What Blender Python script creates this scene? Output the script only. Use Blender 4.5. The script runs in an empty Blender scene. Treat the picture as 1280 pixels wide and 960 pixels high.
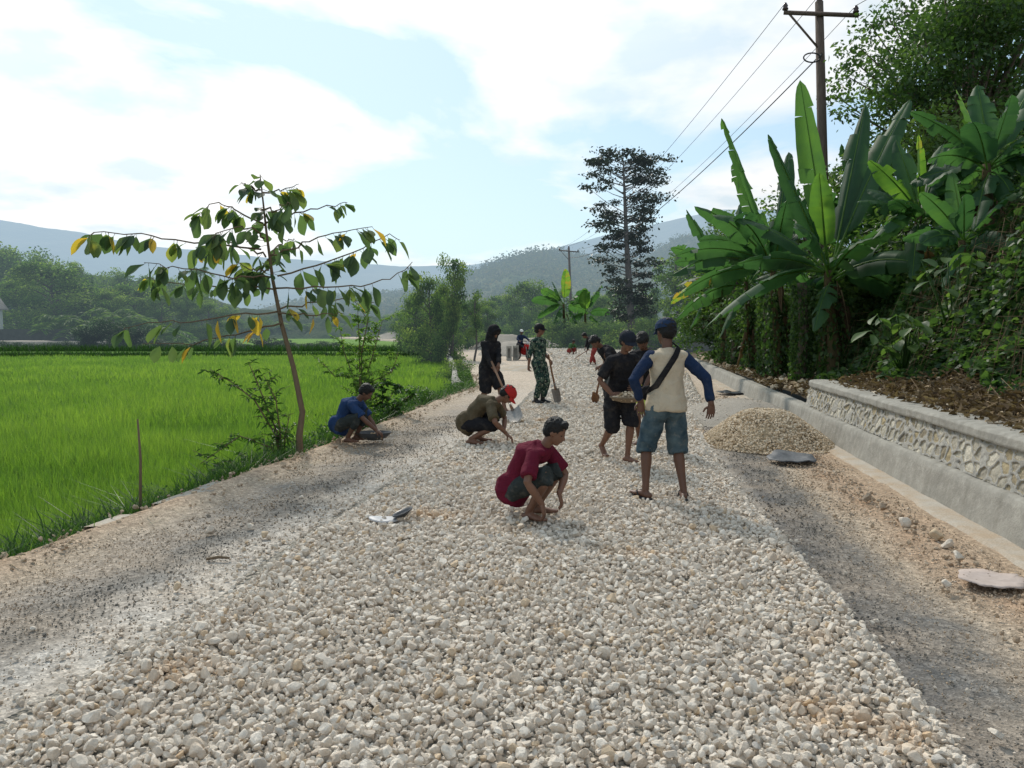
import bpy, bmesh, math, random
import numpy as np
from mathutils import Vector, Matrix, noise as mnoise
rng = np.random.default_rng(7)
random.seed(7)
SC = bpy.context.scene
COL = SC.collection
V = lambda *a: np.array(a if len(a) > 1 else a[0], dtype=float)

# ------------------------------------------------------------ camera
CAM_H = 1.6
PITCH = math.radians(4.11)
F = 960.0
cam_d = bpy.data.cameras.new('camera'); cam_d.lens = 27; cam_d.sensor_width = 36
cam_d.clip_start = 0.05; cam_d.clip_end = 12000
cam = bpy.data.objects.new('camera', cam_d); COL.objects.link(cam)
cam.location = (0, 0, CAM_H); cam.rotation_euler = (math.pi/2 - PITCH, 0, 0)
SC.camera = cam

def ray(px, py):
    x = (px-640)/F; y = (480-py)/F
    c, s = math.cos(PITCH), math.sin(PITCH)
    return V(x, c + y*s, -s + y*c)
def at(px, py, D):
    r = ray(px, py); return V(0, 0, CAM_H) + r*(D/r[1])
def G(px, py, z=0.0):
    r = ray(px, py); return V(0, 0, CAM_H) + r*((z-CAM_H)/r[2])

# ------------------------------------------------------------ scene helpers
def tag(o, label=None, cat=None, group=None, kind=None):
    if label: o['label'] = label
    if cat: o['category'] = cat
    if group: o['group'] = group
    if kind: o['kind'] = kind
    return o
def empty(name, loc, label, cat, group=None, rz=0):
    o = bpy.data.objects.new(name, None); COL.objects.link(o)
    o.location = loc; o.rotation_euler = (0, 0, rz); o.empty_display_size = .2
    return tag(o, label, cat, group)
def copy_tree(o, parent=None):
    c = o.copy(); COL.objects.link(c)
    if parent is not None: c.parent = parent
    for ch in [x for x in o.children]:
        copy_tree(ch, c)
    return c

class MB:
    """collects shapes, builds them as one mesh object"""
    def __init__(s): s.v = []; s.f = {3: [], 4: []}; s.m = {3: [], 4: []}; s.t = []; s.n = 0
    def add(s, v, f, tint=0.5, mi=0):
        v = np.asarray(v, float).reshape(-1, 3); 
        s.v.append(v)
        t = np.broadcast_to(np.asarray(tint, float), (len(v),)) ; s.t.append(np.array(t))
        if not isinstance(f, (list, tuple)): f = [f]
        for a in f:
            a = np.asarray(a, int)
            if a.size == 0: continue
            s.f[a.shape[1]].append(a + s.n); s.m[a.shape[1]].append(np.full(len(a), mi))
        s.n += len(v)
    def tube(s, pts, rad, n=8, side=None, caps=True, tint=.5, mi=0, round_cap=False):
        pts = np.asarray(pts, float); k = len(pts)
        rad = np.asarray(rad, float)
        if rad.ndim == 0: rad = np.full(k, float(rad))
        if rad.ndim == 1: rad = np.stack([rad, rad], 1)
        side0 = None
        if round_cap:
            # add hemispherical end rings
            def endring(p, d, r):
                out = []
                for a in (.45, .8, .98):
                    out.append((p + d*a*min(r), r*math.sqrt(max(1-a*a, .02))))
                return out
            d0 = pts[0]-pts[1]; d0 = d0/np.linalg.norm(d0); d1 = pts[-1]-pts[-2]; d1 = d1/np.linalg.norm(d1)
            A = endring(pts[0], d0, rad[0])[::-1]; B = endring(pts[-1], d1, rad[-1])
            if side is not None and np.ndim(side) == 2:
                side = np.vstack([np.repeat(side[:1], 3, 0), side, np.repeat(side[-1:], 3, 0)])
            pts = np.vstack([[a[0] for a in A], pts, [b[0] for b in B]])
            rad = np.vstack([[a[1] for a in A], rad, [b[1] for b in B]]); k = len(pts)
        tan = np.gradient(pts, axis=0); tan /= np.linalg.norm(tan, axis=1)[:, None]+1e-9
        if side is None:
            t = tan[0]; u = V(0, 0, 1) if abs(t[2]) < .9 else V(1, 0, 0)
            sd = np.cross(t, u); sides = []
            for i in range(k):
                sd = sd - tan[i]*sd.dot(tan[i]); sd /= np.linalg.norm(sd)+1e-9; sides.append(sd)
            sides = np.array(sides)
        else:
            side = np.asarray(side, float)
            if side.ndim == 1: side = np.repeat(side[None], k, 0)
            sides = side - tan*(side*tan).sum(1)[:, None]; sides /= np.linalg.norm(sides, axis=1)[:, None]+1e-9
        up = np.cross(sides, tan)
        th = np.arange(n)/n*2*math.pi
        ring = pts[:, None] + rad[:, 0, None, None]*np.cos(th)[None, :, None]*sides[:, None] + rad[:, 1, None, None]*np.sin(th)[None, :, None]*up[:, None]
        v = ring.reshape(-1, 3)
        i = np.arange(k-1)[:, None]*n; j = np.arange(n)[None]; j2 = (j+1) % n
        q = np.stack([i+j, i+j2, i+n+j2, i+n+j], -1).reshape(-1, 4)
        fs = [q]
        if caps:
            v = np.vstack([v, pts[0], pts[-1]]); a = k*n; jj = np.arange(n)
            fs.append(np.vstack([np.stack([(jj+1) % n, jj, np.full(n, a)], 1), np.stack([(k-1)*n+jj, (k-1)*n+(jj+1) % n, np.full(n, a+1)], 1)]))
        s.add(v, fs, tint, mi)
    def box(s, lo, hi, M=None, tint=.5, mi=0):
        x0, y0, z0 = lo; x1, y1, z1 = hi
        v = V([(x0,y0,z0),(x1,y0,z0),(x1,y1,z0),(x0,y1,z0),(x0,y0,z1),(x1,y0,z1),(x1,y1,z1),(x0,y1,z1)])
        if M is not None: v = v @ np.array(M.to_3x3()).T + np.array(M.to_translation())
        s.add(v, V([(0,3,2,1),(4,5,6,7),(0,1,5,4),(1,2,6,5),(2,3,7,6),(3,0,4,7)]).astype(int), tint, mi)
    def ell(s, c, r, R=None, n=14, m=9, tint=.5, mi=0):
        ph = np.linspace(0, math.pi, m)[1:-1]; th = np.arange(n)/n*2*math.pi
        v = np.stack([np.sin(ph)[:, None]*np.cos(th), np.sin(ph)[:, None]*np.sin(th), np.cos(ph)[:, None]*np.ones(n)], -1).reshape(-1, 3)
        v = np.vstack([v, (0, 0, 1), (0, 0, -1)])*np.asarray(r, float)
        if R is not None: v = v @ np.asarray(R).T
        v = v + np.asarray(c, float); k = m-2
        i = np.arange(k-1)[:, None]*n; j = np.arange(n)[None]; j2 = (j+1) % n
        q = np.stack([i+j, i+n+j, i+n+j2, i+j2], -1).reshape(-1, 4); jj = np.arange(n)
        t = np.vstack([np.stack([jj, (jj+1) % n, np.full(n, k*n)], 1), np.stack([(k-1)*n+(jj+1) % n, (k-1)*n+jj, np.full(n, k*n+1)], 1)])
        s.add(v, [q, t], tint, mi)
    def grid(s, P, tint=.5, mi=0, flip=False, tw=None):
        """P (a,b,3) grid of points"""
        a, b = P.shape[:2]
        i = np.arange(a-1)[:, None]*b; j = np.arange(b-1)[None]
        q = np.stack([i+j, i+j+1, i+b+j+1, i+b+j], -1).reshape(-1, 4)
        if flip: q = q[:, ::-1]
        s.add(P.reshape(-1, 3), q, tint if np.ndim(tint) == 0 else np.asarray(tint).reshape(-1), mi)
    def mesh(s, name, mats, smooth=True, origin=(0, 0, 0)):
        me = bpy.data.meshes.new(name)
        v = np.vstack(s.v) - np.asarray(origin, float)
        me.vertices.add(len(v)); me.vertices.foreach_set('co', v.astype(np.float32).ravel())
        tri = np.vstack(s.f[3]) if s.f[3] else np.zeros((0, 3), int)
        qd = np.vstack(s.f[4]) if s.f[4] else np.zeros((0, 4), int)
        mi = np.concatenate(s.m[3]+s.m[4]) if (s.m[3] or s.m[4]) else np.zeros(0, int)
        loops = np.concatenate([tri.ravel(), qd.ravel()])
        me.loops.add(len(loops)); me.loops.foreach_set('vertex_index', loops.astype(np.int32))
        nt, nq = len(tri), len(qd)
        me.polygons.add(nt+nq)
        st = np.concatenate([np.arange(nt)*3, nt*3+np.arange(nq)*4]).astype(np.int32)
        me.polygons.foreach_set('loop_start', st)
        me.polygons.foreach_set('material_index', mi.astype(np.int32))
        me.polygons.foreach_set('use_smooth', np.full(nt+nq, smooth))
        at_ = me.attributes.new('tint', 'FLOAT', 'POINT')
        at_.data.foreach_set('value', np.concatenate(s.t).astype(np.float32))
        me.update(calc_edges=True)
        for m in (mats if isinstance(mats, (list, tuple)) else [mats]): me.materials.append(m)
        return me
    def build(s, name, mats, parent=None, smooth=True, origin=None, local=False):
        if origin is None:
            origin = (0, 0, 0) if (parent is None or local) else tuple(parent.location)
        me = s.mesh(name, mats, smooth, origin)
        o = bpy.data.objects.new(name, me); COL.objects.link(o)
        if parent is not None: o.parent = parent
        else: o.location = origin
        return o

# ------------------------------------------------------------ materials
def lin(r, g, b):
    f = lambda c: ((c/255+.055)/1.055)**2.4 if c/255 > .04045 else c/255/12.92
    return (f(r), f(g), f(b), 1)
HAZE = (0.50, 0.66, 0.80, 1)
class Mat:
    def __init__(s, name):
        s.m = bpy.data.materials.new(name); s.m.use_nodes = True
        s.nt = s.m.node_tree; s.nt.nodes.clear()
        s.out = s.nt.nodes.new('ShaderNodeOutputMaterial')
        s.N = s.nt.nodes; s.L = s.nt.links
    def n(s, t, **k):
        nd = s.N.new(t)
        for a, b in k.items():
            if a.startswith('i_'): 
                key = a[2:]
                nd.inputs[int(key) if key.isdigit() else key.replace('_', ' ')].default_value = b
            else: setattr(nd, a, b)
        return nd
    def l(s, a, b): s.L.new(a, b)
    def math(s, op, a, b=None, clamp=False):
        nd = s.n('ShaderNodeMath', operation=op, use_clamp=clamp)
        for i, x in enumerate((a, b)):
            if x is None: continue
            if isinstance(x, (int, float)): nd.inputs[i].default_value = x
            else: s.l(x, nd.inputs[i])
        return nd.outputs[0]
    def pos(s):
        return s.n('ShaderNodeNewGeometry').outputs['Position']
    def obj(s):
        return s.n('ShaderNodeTexCoord').outputs['Object']
    def noise(s, vec, scale, detail=3, rough=.55, dist=0, color=False):
        nd = s.n('ShaderNodeTexNoise', i_Scale=scale, i_Detail=detail, i_Roughness=rough, i_Distortion=dist)
        if vec is not None: s.l(vec, nd.inputs['Vector'])
        return nd.outputs[1 if color else 0]
    def vor(s, vec, scale, feature='F1', out='Distance', rnd=1):
        nd = s.n('ShaderNodeTexVoronoi', feature=feature, i_Scale=scale, i_Randomness=rnd)
        if vec is not None: s.l(vec, nd.inputs['Vector'])
        return nd.outputs[out]
    def ramp(s, fac, stops, interp='LINEAR'):
        nd = s.n('ShaderNodeValToRGB'); cr = nd.color_ramp; cr.interpolation = interp
        while len(cr.elements) < len(stops): cr.elements.new(.5)
        for e, (p, c) in zip(cr.elements, stops):
            e.position = p; e.color = c if isinstance(c, tuple) else (c, c, c, 1)
        s.l(fac, nd.inputs[0]); return nd.outputs[0]
    def mix(s, fac, a, b, mode='MIX'):
        nd = s.n('ShaderNodeMix', data_type='RGBA', blend_type=mode)
        for sock, x in ((nd.inputs[0], fac), (nd.inputs[6], a), (nd.inputs[7], b)):
            if isinstance(x, (int, float)): sock.default_value = x
            elif isinstance(x, tuple): sock.default_value = x
            else: s.l(x, sock)
        return nd.outputs[2]
    def tint(s):
        return s.n('ShaderNodeAttribute', attribute_name='tint').outputs['Fac']
    def bump(s, h, strength=.4, dist=.02):
        nd = s.n('ShaderNodeBump', i_Strength=strength, i_Distance=dist); s.l(h, nd.inputs['Height']); return nd.outputs[0]
    def surf(s, color, rough=.8, normal=None, transl=0, spec=.3, haze=None, metal=0, tcol=None):
        b = s.n('ShaderNodeBsdfPrincipled')
        b.inputs['Specular IOR Level'].default_value = spec; b.inputs['Metallic'].default_value = metal
        for sock, x in ((b.inputs['Base Color'], color), (b.inputs['Roughness'], rough), (b.inputs['Normal'], normal)):
            if x is None: continue
            if isinstance(x, (int, float, tuple)): sock.default_value = x
            else: s.l(x, sock)
        sh = b.outputs[0]
        if transl:
            t = s.n('ShaderNodeBsdfTranslucent')
            tc = color if tcol is None else tcol
            if isinstance(tc, tuple): t.inputs[0].default_value = tc
            else: s.l(tc, t.inputs[0])
            mx = s.n('ShaderNodeMixShader', i_0=transl); s.l(sh, mx.inputs[1]); s.l(t.outputs[0], mx.inputs[2]); sh = mx.outputs[0]
        if haze:  # aerial haze painted into the surface: emission mixed in by distance from the origin
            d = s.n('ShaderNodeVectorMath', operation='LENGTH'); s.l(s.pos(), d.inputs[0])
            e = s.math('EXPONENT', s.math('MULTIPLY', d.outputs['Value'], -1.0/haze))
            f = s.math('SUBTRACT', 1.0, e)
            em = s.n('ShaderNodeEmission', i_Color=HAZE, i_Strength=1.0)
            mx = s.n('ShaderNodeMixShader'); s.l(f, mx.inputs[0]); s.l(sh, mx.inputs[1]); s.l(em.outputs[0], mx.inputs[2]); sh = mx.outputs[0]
        s.l(sh, s.out.inputs[0]); return s.m

def simple(name, c, rough=.8, var=.15, scale=20, bump=0, spec=.3, haze=None, metal=0, obj=True):
    m = Mat(name); v = m.obj() if obj else m.pos()
    nz = m.noise(v, scale, 4)
    col = m.mix(nz, tuple(x*(1-var*1.4) for x in c[:3])+(1,), tuple(min(1, x*(1+var*1.4)) for x in c[:3])+(1,))
    nm = m.bump(m.noise(v, scale*3, 4), bump, .01) if bump else None
    return m.surf(col, rough, nm, spec=spec, haze=haze, metal=metal)
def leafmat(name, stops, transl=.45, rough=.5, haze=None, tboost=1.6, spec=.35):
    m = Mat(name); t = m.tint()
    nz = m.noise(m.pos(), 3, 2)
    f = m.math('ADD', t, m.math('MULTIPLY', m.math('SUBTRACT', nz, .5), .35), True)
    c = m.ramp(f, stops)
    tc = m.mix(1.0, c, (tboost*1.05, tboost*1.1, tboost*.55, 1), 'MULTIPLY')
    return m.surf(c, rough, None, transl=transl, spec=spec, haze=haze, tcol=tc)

HZ = 1400
M = {}
M['leaf'] = leafmat('leaf', [(0, (.024, .052, .020, 1)), (.5, (.058, .115, .036, 1)), (1, (.13, .20, .055, 1))])
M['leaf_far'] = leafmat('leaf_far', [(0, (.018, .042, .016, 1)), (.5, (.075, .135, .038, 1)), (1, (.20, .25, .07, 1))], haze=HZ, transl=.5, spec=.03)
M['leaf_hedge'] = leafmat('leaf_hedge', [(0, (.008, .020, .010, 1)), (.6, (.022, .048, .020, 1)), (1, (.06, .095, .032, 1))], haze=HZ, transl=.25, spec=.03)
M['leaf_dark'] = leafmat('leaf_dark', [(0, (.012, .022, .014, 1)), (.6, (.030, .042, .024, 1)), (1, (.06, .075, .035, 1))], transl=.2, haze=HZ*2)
M['teak'] = leafmat('teak_leaf', [(0, (.045, .08, .05, 1)), (.5, (.085, .14, .07, 1)), (.78, (.15, .20, .075, 1)), (.86, (.42, .33, .06, 1)), (1, (.52, .31, .06, 1))], transl=.5, rough=.55)
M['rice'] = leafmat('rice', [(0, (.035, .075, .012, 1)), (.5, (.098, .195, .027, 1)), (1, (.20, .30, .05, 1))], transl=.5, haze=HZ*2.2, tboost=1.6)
M['weed'] = leafmat('weed', [(0, (.014, .04, .012, 1)), (.5, (.04, .10, .02, 1)), (1, (.12, .20, .04, 1))], transl=.4)
M['banana'] = leafmat('banana_leaf', [(0, (.024, .065, .034, 1)), (.45, (.048, .115, .046, 1)), (.75, (.085, .18, .04, 1)), (.9, (.14, .25, .045, 1)), (1, (.30, .20, .05, 1))], transl=.42, rough=.55, spec=.28, tboost=2.0)
M['dry'] = leafmat('dry_leaf', [(0, (.06, .04, .025, 1)), (.5, (.16, .11, .065, 1)), (1, (.32, .24, .15, 1))], transl=.2, rough=.85, spec=.1, tboost=1.0)
def bark(name, a, b, haze=None):
    m = Mat(name); v = m.obj(); mp = m.n('ShaderNodeMapping'); mp.inputs['Scale'].default_value = (1, 1, .2); m.l(v, mp.inputs[0])
    nz = m.noise(mp.outputs[0], 22, 5, .65)
    return m.surf(m.mix(nz, a, b), .9, m.bump(nz, .7, .03), haze=haze, spec=.1)
M['bark'] = bark('bark', (.05, .04, .03, 1), (.22, .18, .14, 1))
M['bark_far'] = bark('bark_far', (.04, .035, .03, 1), (.16, .13, .11, 1), HZ)
M['twig'] = bark('twig', (.10, .07, .045, 1), (.24, .18, .12, 1))
M['banana_stem'] = bark('banana_stem', (.03, .025, .014, 1), (.14, .11, .055, 1))
# ------------------------------------------------------------ people
def remesh(mb, voxel, smooth_it=3, name='tmp'):
    """joins the overlapping closed shapes of mb into one continuous surface; returns (verts, quads/tris lists)"""
    me = mb.mesh(name, []); o = bpy.data.objects.new(name, me); COL.objects.link(o)
    r = o.modifiers.new('r', 'REMESH'); r.mode = 'VOXEL'; r.voxel_size = voxel; r.adaptivity = 0
    if smooth_it:
        sm = o.modifiers.new('s', 'SMOOTH'); sm.iterations = smooth_it; sm.factor = .5
    dg = bpy.context.evaluated_depsgraph_get(); dg.update()
    e = bpy.data.meshes.new_from_object(o.evaluated_get(dg))
    n = len(e.vertices); v = np.zeros(n*3, np.float32); e.vertices.foreach_get('co', v); v = v.reshape(-1, 3).astype(float)
    nr = np.zeros(n*3, np.float32); e.vertex_normals.foreach_get('vector', nr); nr = nr.reshape(-1, 3)
    ls = np.zeros(len(e.polygons), np.int32); e.polygons.foreach_get('loop_total', ls)
    li = np.zeros(len(e.loops), np.int32); e.loops.foreach_get('vertex_index', li)
    st = np.zeros(len(e.polygons), np.int32); e.polygons.foreach_get('loop_start', st)
    q = np.stack([li[st[ls == 4]+k] for k in range(4)], 1) if (ls == 4).any() else np.zeros((0, 4), int)
    t = np.stack([li[st[ls == 3]+k] for k in range(3)], 1) if (ls == 3).any() else np.zeros((0, 3), int)
    bpy.data.objects.remove(o); bpy.data.meshes.remove(me); bpy.data.meshes.remove(e)
    return v, nr, q, t

def unit(a): a = np.asarray(a, float); return a/(np.linalg.norm(a)+1e-9)
def ik(a, b, l1, l2, pole):
    d = b-a; L = np.linalg.norm(d); Lm = min(L, (l1+l2)*.995); d = d/L; b = a+d*Lm
    x = (l1*l1-l2*l2+Lm*Lm)/(2*Lm); h = math.sqrt(max(l1*l1-x*x, 1e-5))
    p = unit(np.asarray(pole, float)-d*np.dot(pole, d))
    return a+d*x+p*h, b

def cloth_mat(name, c, var=.25, rough=.9, dusty=0):
    m = Mat(name); v = m.obj()
    n1 = m.noise(v, 5, 4, .6); n2 = m.noise(v, 220, 2)
    a = tuple(x*(1-var) for x in c[:3])+(1,); b = tuple(min(1, x*(1+var)) for x in c[:3])+(1,)
    col = m.mix(n1, a, b)
    if dusty:
        f = m.ramp(m.noise(v, 9, 5, .7), [(.5, 0.0), (.75, dusty)]); col = m.mix(f, col, (.34, .29, .23, 1))
    w_ = m.math('ADD', m.math('MULTIPLY', m.noise(v, 11, 3, .6, 1.2), 6.0), m.math('MULTIPLY', n2, .5))
    return m.surf(col, rough, m.bump(w_, .55, .006), spec=.1)
SKIN = []
for i, c in enumerate([(.165, .082, .052), (.125, .062, .040), (.20, .105, .068)]):
    m = Mat('skin'); nz = m.noise(m.obj(), 14, 3)
    SKIN.append(m.surf(m.mix(nz, tuple(x*.8 for x in c)+(1,), tuple(x*1.15 for x in c)+(1,)), .5, m.bump(m.noise(m.obj(), 90, 2), .1, .003), spec=.35))
M['eye'] = simple('eye', (.03, .02, .015), .2, spec=.5)
M['hair'] = simple('hair', (.010, .009, .009), .55, .3, 120, bump=.6, spec=.3)
M['black_cloth'] = cloth_mat('black_cloth', (.017, .017, .020), dusty=.12)
M['navy_cloth'] = cloth_mat('navy_cloth', (.016, .030, .070), dusty=.08)
M['blue_cloth'] = cloth_mat('blue_cloth', (.022, .050, .13), dusty=.08)
M['maroon_cloth'] = cloth_mat('maroon_cloth', (.115, .012, .028))
M['cap_grey'] = cloth_mat('cap_grey', (.022, .026, .036))
M['cap_blue'] = cloth_mat('cap_blue', (.022, .040, .085))
M['cream_cloth'] = cloth_mat('cream_cloth', (.50, .42, .31), var=.16, dusty=.5)
M['olive_cloth'] = cloth_mat('olive_cloth', (.085, .068, .042), dusty=.15)
M['grey_cloth'] = cloth_mat('grey_cloth', (.035, .042, .042), dusty=.25)
M['red_cloth'] = cloth_mat('red_cloth', (.38, .028, .025))
M['brick_cloth'] = cloth_mat('brick_cloth', (.26, .05, .045))
M['lime_cloth'] = cloth_mat('lime_cloth', (.50, .55, .12))
M['green_cloth'] = cloth_mat('green_cloth', (.06, .13, .05))
M['rubber'] = simple('rubber', (.035, .035, .038), .7, .3)
M['boot'] = simple('boot', (.010, .010, .011), .35, .3)
m = Mat('denim'); v = m.obj()
sx = m.n('ShaderNodeSeparateXYZ'); m.l(v, sx.inputs[0])
fade = m.ramp(m.noise(v, 4.5, 4, .6), [(.35, 0.0), (.7, 1.0)])
c = m.mix(fade, (.028, .052, .072, 1), (.12, .17, .19, 1))
c = m.mix(m.ramp(m.noise(v, 12, 5, .7), [(.55, 0.0), (.8, .6)]), c, (.30, .27, .22, 1))
M['denim'] = m.surf(c, .9, m.bump(m.noise(v, 60, 4), .35, .006), spec=.1)
m = Mat('camouflage'); v = m.obj()
c = m.mix(m.ramp(m.noise(v, 13, 2, .5), [(.49, 0.0), (.51, 1.0)]), (.022, .048, .040, 1), (.085, .12, .085, 1))
c = m.mix(m.ramp(m.noise(v, 19, 2, .5, .4), [(.57, 0.0), (.59, 1.0)]), c, (.014, .018, .020, 1))
mp = m.n('ShaderNodeMapping'); mp.inputs['Location'].default_value = (3, 7, 1); m.l(v, mp.inputs[0])
c = m.mix(m.ramp(m.noise(mp.outputs[0], 24, 2, .5), [(.63, 0.0), (.65, 1.0)]), c, (.30, .31, .25, 1))
M['camo'] = m.surf(c, .9, spec=.1)
m = Mat('camo_teal'); v = m.obj()
c = m.mix(m.ramp(m.noise(v, 15, 2, .5), [(.49, 0.0), (.51, 1.0)]), (.03, .09, .12, 1), (.07, .16, .18, 1))
M['teal'] = m.surf(c, .9, spec=.1)

def fold(v, nr, amp, seed, sc=9.0, zs=.55):
    out = v.copy()
    for i in range(len(v)):
        p = v[i]
        a = 1-2*abs(mnoise.noise((p[0]*sc*.8+seed, p[1]*sc*.8, p[2]*sc*zs*1.6)))-.5; b = mnoise.noise((p[0]*sc*2.3, p[1]*sc*2.3+seed, p[2]*sc*zs*1.6))
        out[i] += nr[i]*max(-.002, amp*(a+.5*b+.45))
    return out

def person(label, loc, face, H=1.68, skin=0, group=None, voxel=.011,
           pelvis=(0, 0, .90), chest=(0.0, 0, 1.38), bow=0.0, sh_tilt=0.0, yaw=0.0, roll=0.0,
           head_f=(1, 0, 0), head_u=(0, 0, 1), head_off=None,
           hands=((0.05, .25, .72), (.05, -.25, .72)), elbow=((-.6, .7, -.1), (-.6, -.7, -.1)),
           feet=((0, .11, .075), (0, -.11, .075)), knee=((1, .1, 0), (1, -.1, 0)), toe=((1, .2, 0), (1, -.2, 0)),
           heel_up=(0, 0), hand_dir=None, curl=.5, shirt='black_cloth', sleeve=.75, sleeve_mat=None, shirt_low=.06, vest=False,
           pants='black_cloth', leg=1.0, loose=1.0, shoes=None, hair=True, cap=None, cap_back=False, hood=False, world_hands=False, stripe=False,
           thin=1.0, hem=.0):
    s = H/1.70
    root = empty('person', tuple(loc), label, 'person', group, rz=face)
    Rm = np.array(Matrix.Rotation(face, 3, 'Z'))
    def tl(p): return (np.asarray(p, float)-np.asarray(loc, float)) @ Rm / s     # world -> local (row vector times R = R^T p)
    P = V(*pelvis); C = V(*chest)
    up = unit(C-P)
    cy, sy = math.cos(yaw), math.sin(yaw)
    lat = unit(V(-sy, cy, sh_tilt)); lat_h = V(0, 1, 0)
    fwd = unit(np.cross(lat, up)); fwd_h = unit(np.cross(lat_h, up))
    spine = [P-up*.05, P+up*.08, P*.6+C*.4+(-fwd)*bow*.7, P*.25+C*.75-fwd*bow, C, C+up*.055+fwd*.01]
    lats = np.array([lat_h, lat_h, lat_h*.6+lat*.4, lat, lat, lat])
    shr = [C+lat*.165+up*-.02, C-lat*.165+up*-.02]
    hips = [P+lat_h*.085-up*.0, P-lat_h*.085]
    hf = unit(head_f); hu = unit(np.asarray(head_u, float)-hf*np.dot(head_u, hf)); hl = np.cross(hu, hf)
    neck0 = C+up*.05+fwd*.0
    hc = neck0+unit(up*.5+hu*.5+hf*.15)*.175 if head_off is None else neck0+V(*head_off)
    RH = np.stack([hf, hl, hu], 1)
    B = MB(); t = thin
    B.tube([spine[0]-up*.02]+spine[1:5]+[C+up*.04], np.array([(.125, .095), (.14, .10), (.12, .085), (.145, .10), (.15, .085), (.07, .055)])*t, 20, side=lats)
    for k in (0, 1):
        B.ell(P+(lat_h*.07*(1-2*k))-fwd_h*.045-up*.02, (.085, .085, .10))
        B.ell(shr[k]-lat*(.01*(1-2*k)), (.058, .058, .055))
        B.ell(shr[k]*.55+C*.45+up*.012, (.07, .07, .042))
    B.tube([C+up*.01, neck0+up*.02, hc-hu*.05-hf*.015], [.062*t, .05*t, .052*t], 14)
    # head: cranium, face, jaw, nose, lips, ears
    h = lambda a, b, c: hc+hf*a+hl*b+hu*c
    B.ell(h(-.012, 0, .03), (.098, .076, .092), RH, 18, 12)
    B.ell(h(.03, 0, -.02), (.062, .062, .085), RH, 16, 10)
    B.ell(h(.045, 0, -.072), (.040, .042, .036), RH)
    B.tube([h(.086, 0, .012), h(.106, 0, -.022), h(.086, 0, -.036)], [.010, .015, .013], 8, round_cap=True)
    B.ell(h(.082, 0, -.052), (.013, .024, .010), RH)
    for k in (1, -1):
        B.ell(h(.0, k*.077, -.005), (.020, .010, .030), RH, 10, 7)
        B.ell(h(.074, k*.030, .026), (.012, .020, .007), RH, 8, 6)
    El, Wr, Kn, An = [], [], [], []
    HD = []
    for k in (0, 1):
        tgt = tl(hands[k]) if world_hands else V(*hands[k])
        e, w = ik(shr[k], tgt, .285, .25, elbow[k]); El.append(e); Wr.append(w)
        B.tube([shr[k], shr[k]*.6+e*.4, e, e*.7+w*.3, w], np.array([.050, .046, .036, .040, .026])*t, 12, round_cap=True)
        kn, an = ik(hips[k], V(*feet[k]), .425, .415, knee[k]); Kn.append(kn); An.append(an)
        B.tube([hips[k], hips[k]*.6+kn*.4, kn, kn*.72+an*.28, an*.75+kn*.25, an], np.array([.082, .072, .050, .055, .037, .034])*t, 14, round_cap=True)
        td = unit(toe[k]); hz = heel_up[k]
        td = unit(V(td[0], td[1], -hz)); fl = unit(np.cross((0, 0, 1), td))
        ball = an+td*.12+V(0, 0, -.045 if hz < .2 else -.04); 
        B.tube([an-td*.05+V(0, 0, -.045), an+td*.02+V(0, 0, -.035), ball, ball+unit(V(td[0], td[1], 0))*.07], [(.034, .030), (.036, .038), (.043, .024), (.038, .014)], 12, side=fl, round_cap=True)
        hd = unit(w-e) if hand_dir is None or hand_dir[k] is None else unit(hand_dir[k])
        HD.append(hd)
    v, nr, q, f3 = remesh(B, voxel, 2)
    O = MB(); O.add(v*s, [q, f3])
    # hands: palm, four fingers, thumb, grown from the wrist
    Hm = MB()
    for k in (0, 1):
        w, hd, e = Wr[k], HD[k], El[k]
        inw = unit(np.cross(hd, unit(V(1, 0, .2))))      # palm width axis
        if abs(np.dot(hd, unit(V(1, 0, .2)))) > .9: inw = V(0, 1, 0)
        inw = unit(inw-hd*inw.dot(hd)); pn = unit(np.cross(inw, hd))
        body = P+(C-P)*.3-w
        if pn.dot(body) < 0: pn = -pn
        Hm.tube([w-hd*.02, w+hd*.03, w+hd*.085], [(.026, .02), (.038, .016), (.042, .014)], 10, side=inw, round_cap=True)
        for j, (off, ln) in enumerate([(-.031, .062), (-.011, .073), (.010, .070), (.030, .054)]):
            b0 = w+hd*.08+inw*off; c1 = math.cos(curl*.6); s1 = math.sin(curl*.6); c2 = math.cos(curl*1.5); s2 = math.sin(curl*1.5)
            b1 = b0+(hd*c1+pn*s1+inw*off*1.2)*ln*.5; b2 = b1+(hd*c2+pn*s2+inw*off)*ln*.5
            Hm.tube([b0, b1, b2], [.0088, .0082, .0068], 7, round_cap=True)
        sg = -1 if k == 0 else 1
        fdir = V(1, 0, 0) - hd*hd[0]; sgn = 1 if inw.dot(unit(fdir+1e-6)) > 0 else -1
        b0 = w+hd*.025+inw*sgn*.03; b1 = b0+(hd*.6+inw*sgn*.7+pn*.3)*.036; b2 = b1+(hd*.9+inw*sgn*.25+pn*.4)*.03
        Hm.tube([b0, b1, b2], [.012, .010, .008], 7, round_cap=True)
    O.add(np.vstack(Hm.v)*s, [np.vstack(Hm.f[4]), np.vstack(Hm.f[3])])
    E = MB()
    for k in (1, -1):
        E.ell(h(.0785, k*.030, .008), (.0075, .012, .006), RH, 8, 6, mi=1)
    E.tube([h(.092, -.018, -.0525), h(.0955, 0, -.052), h(.092, .018, -.0525)], .0022, 5, mi=1)
    O.add(np.vstack(E.v)*s, [np.vstack(E.f[4]), np.vstack(E.f[3])], mi=1)
    O.build('body', [SKIN[skin], M['eye']], root, local=True)

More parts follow.
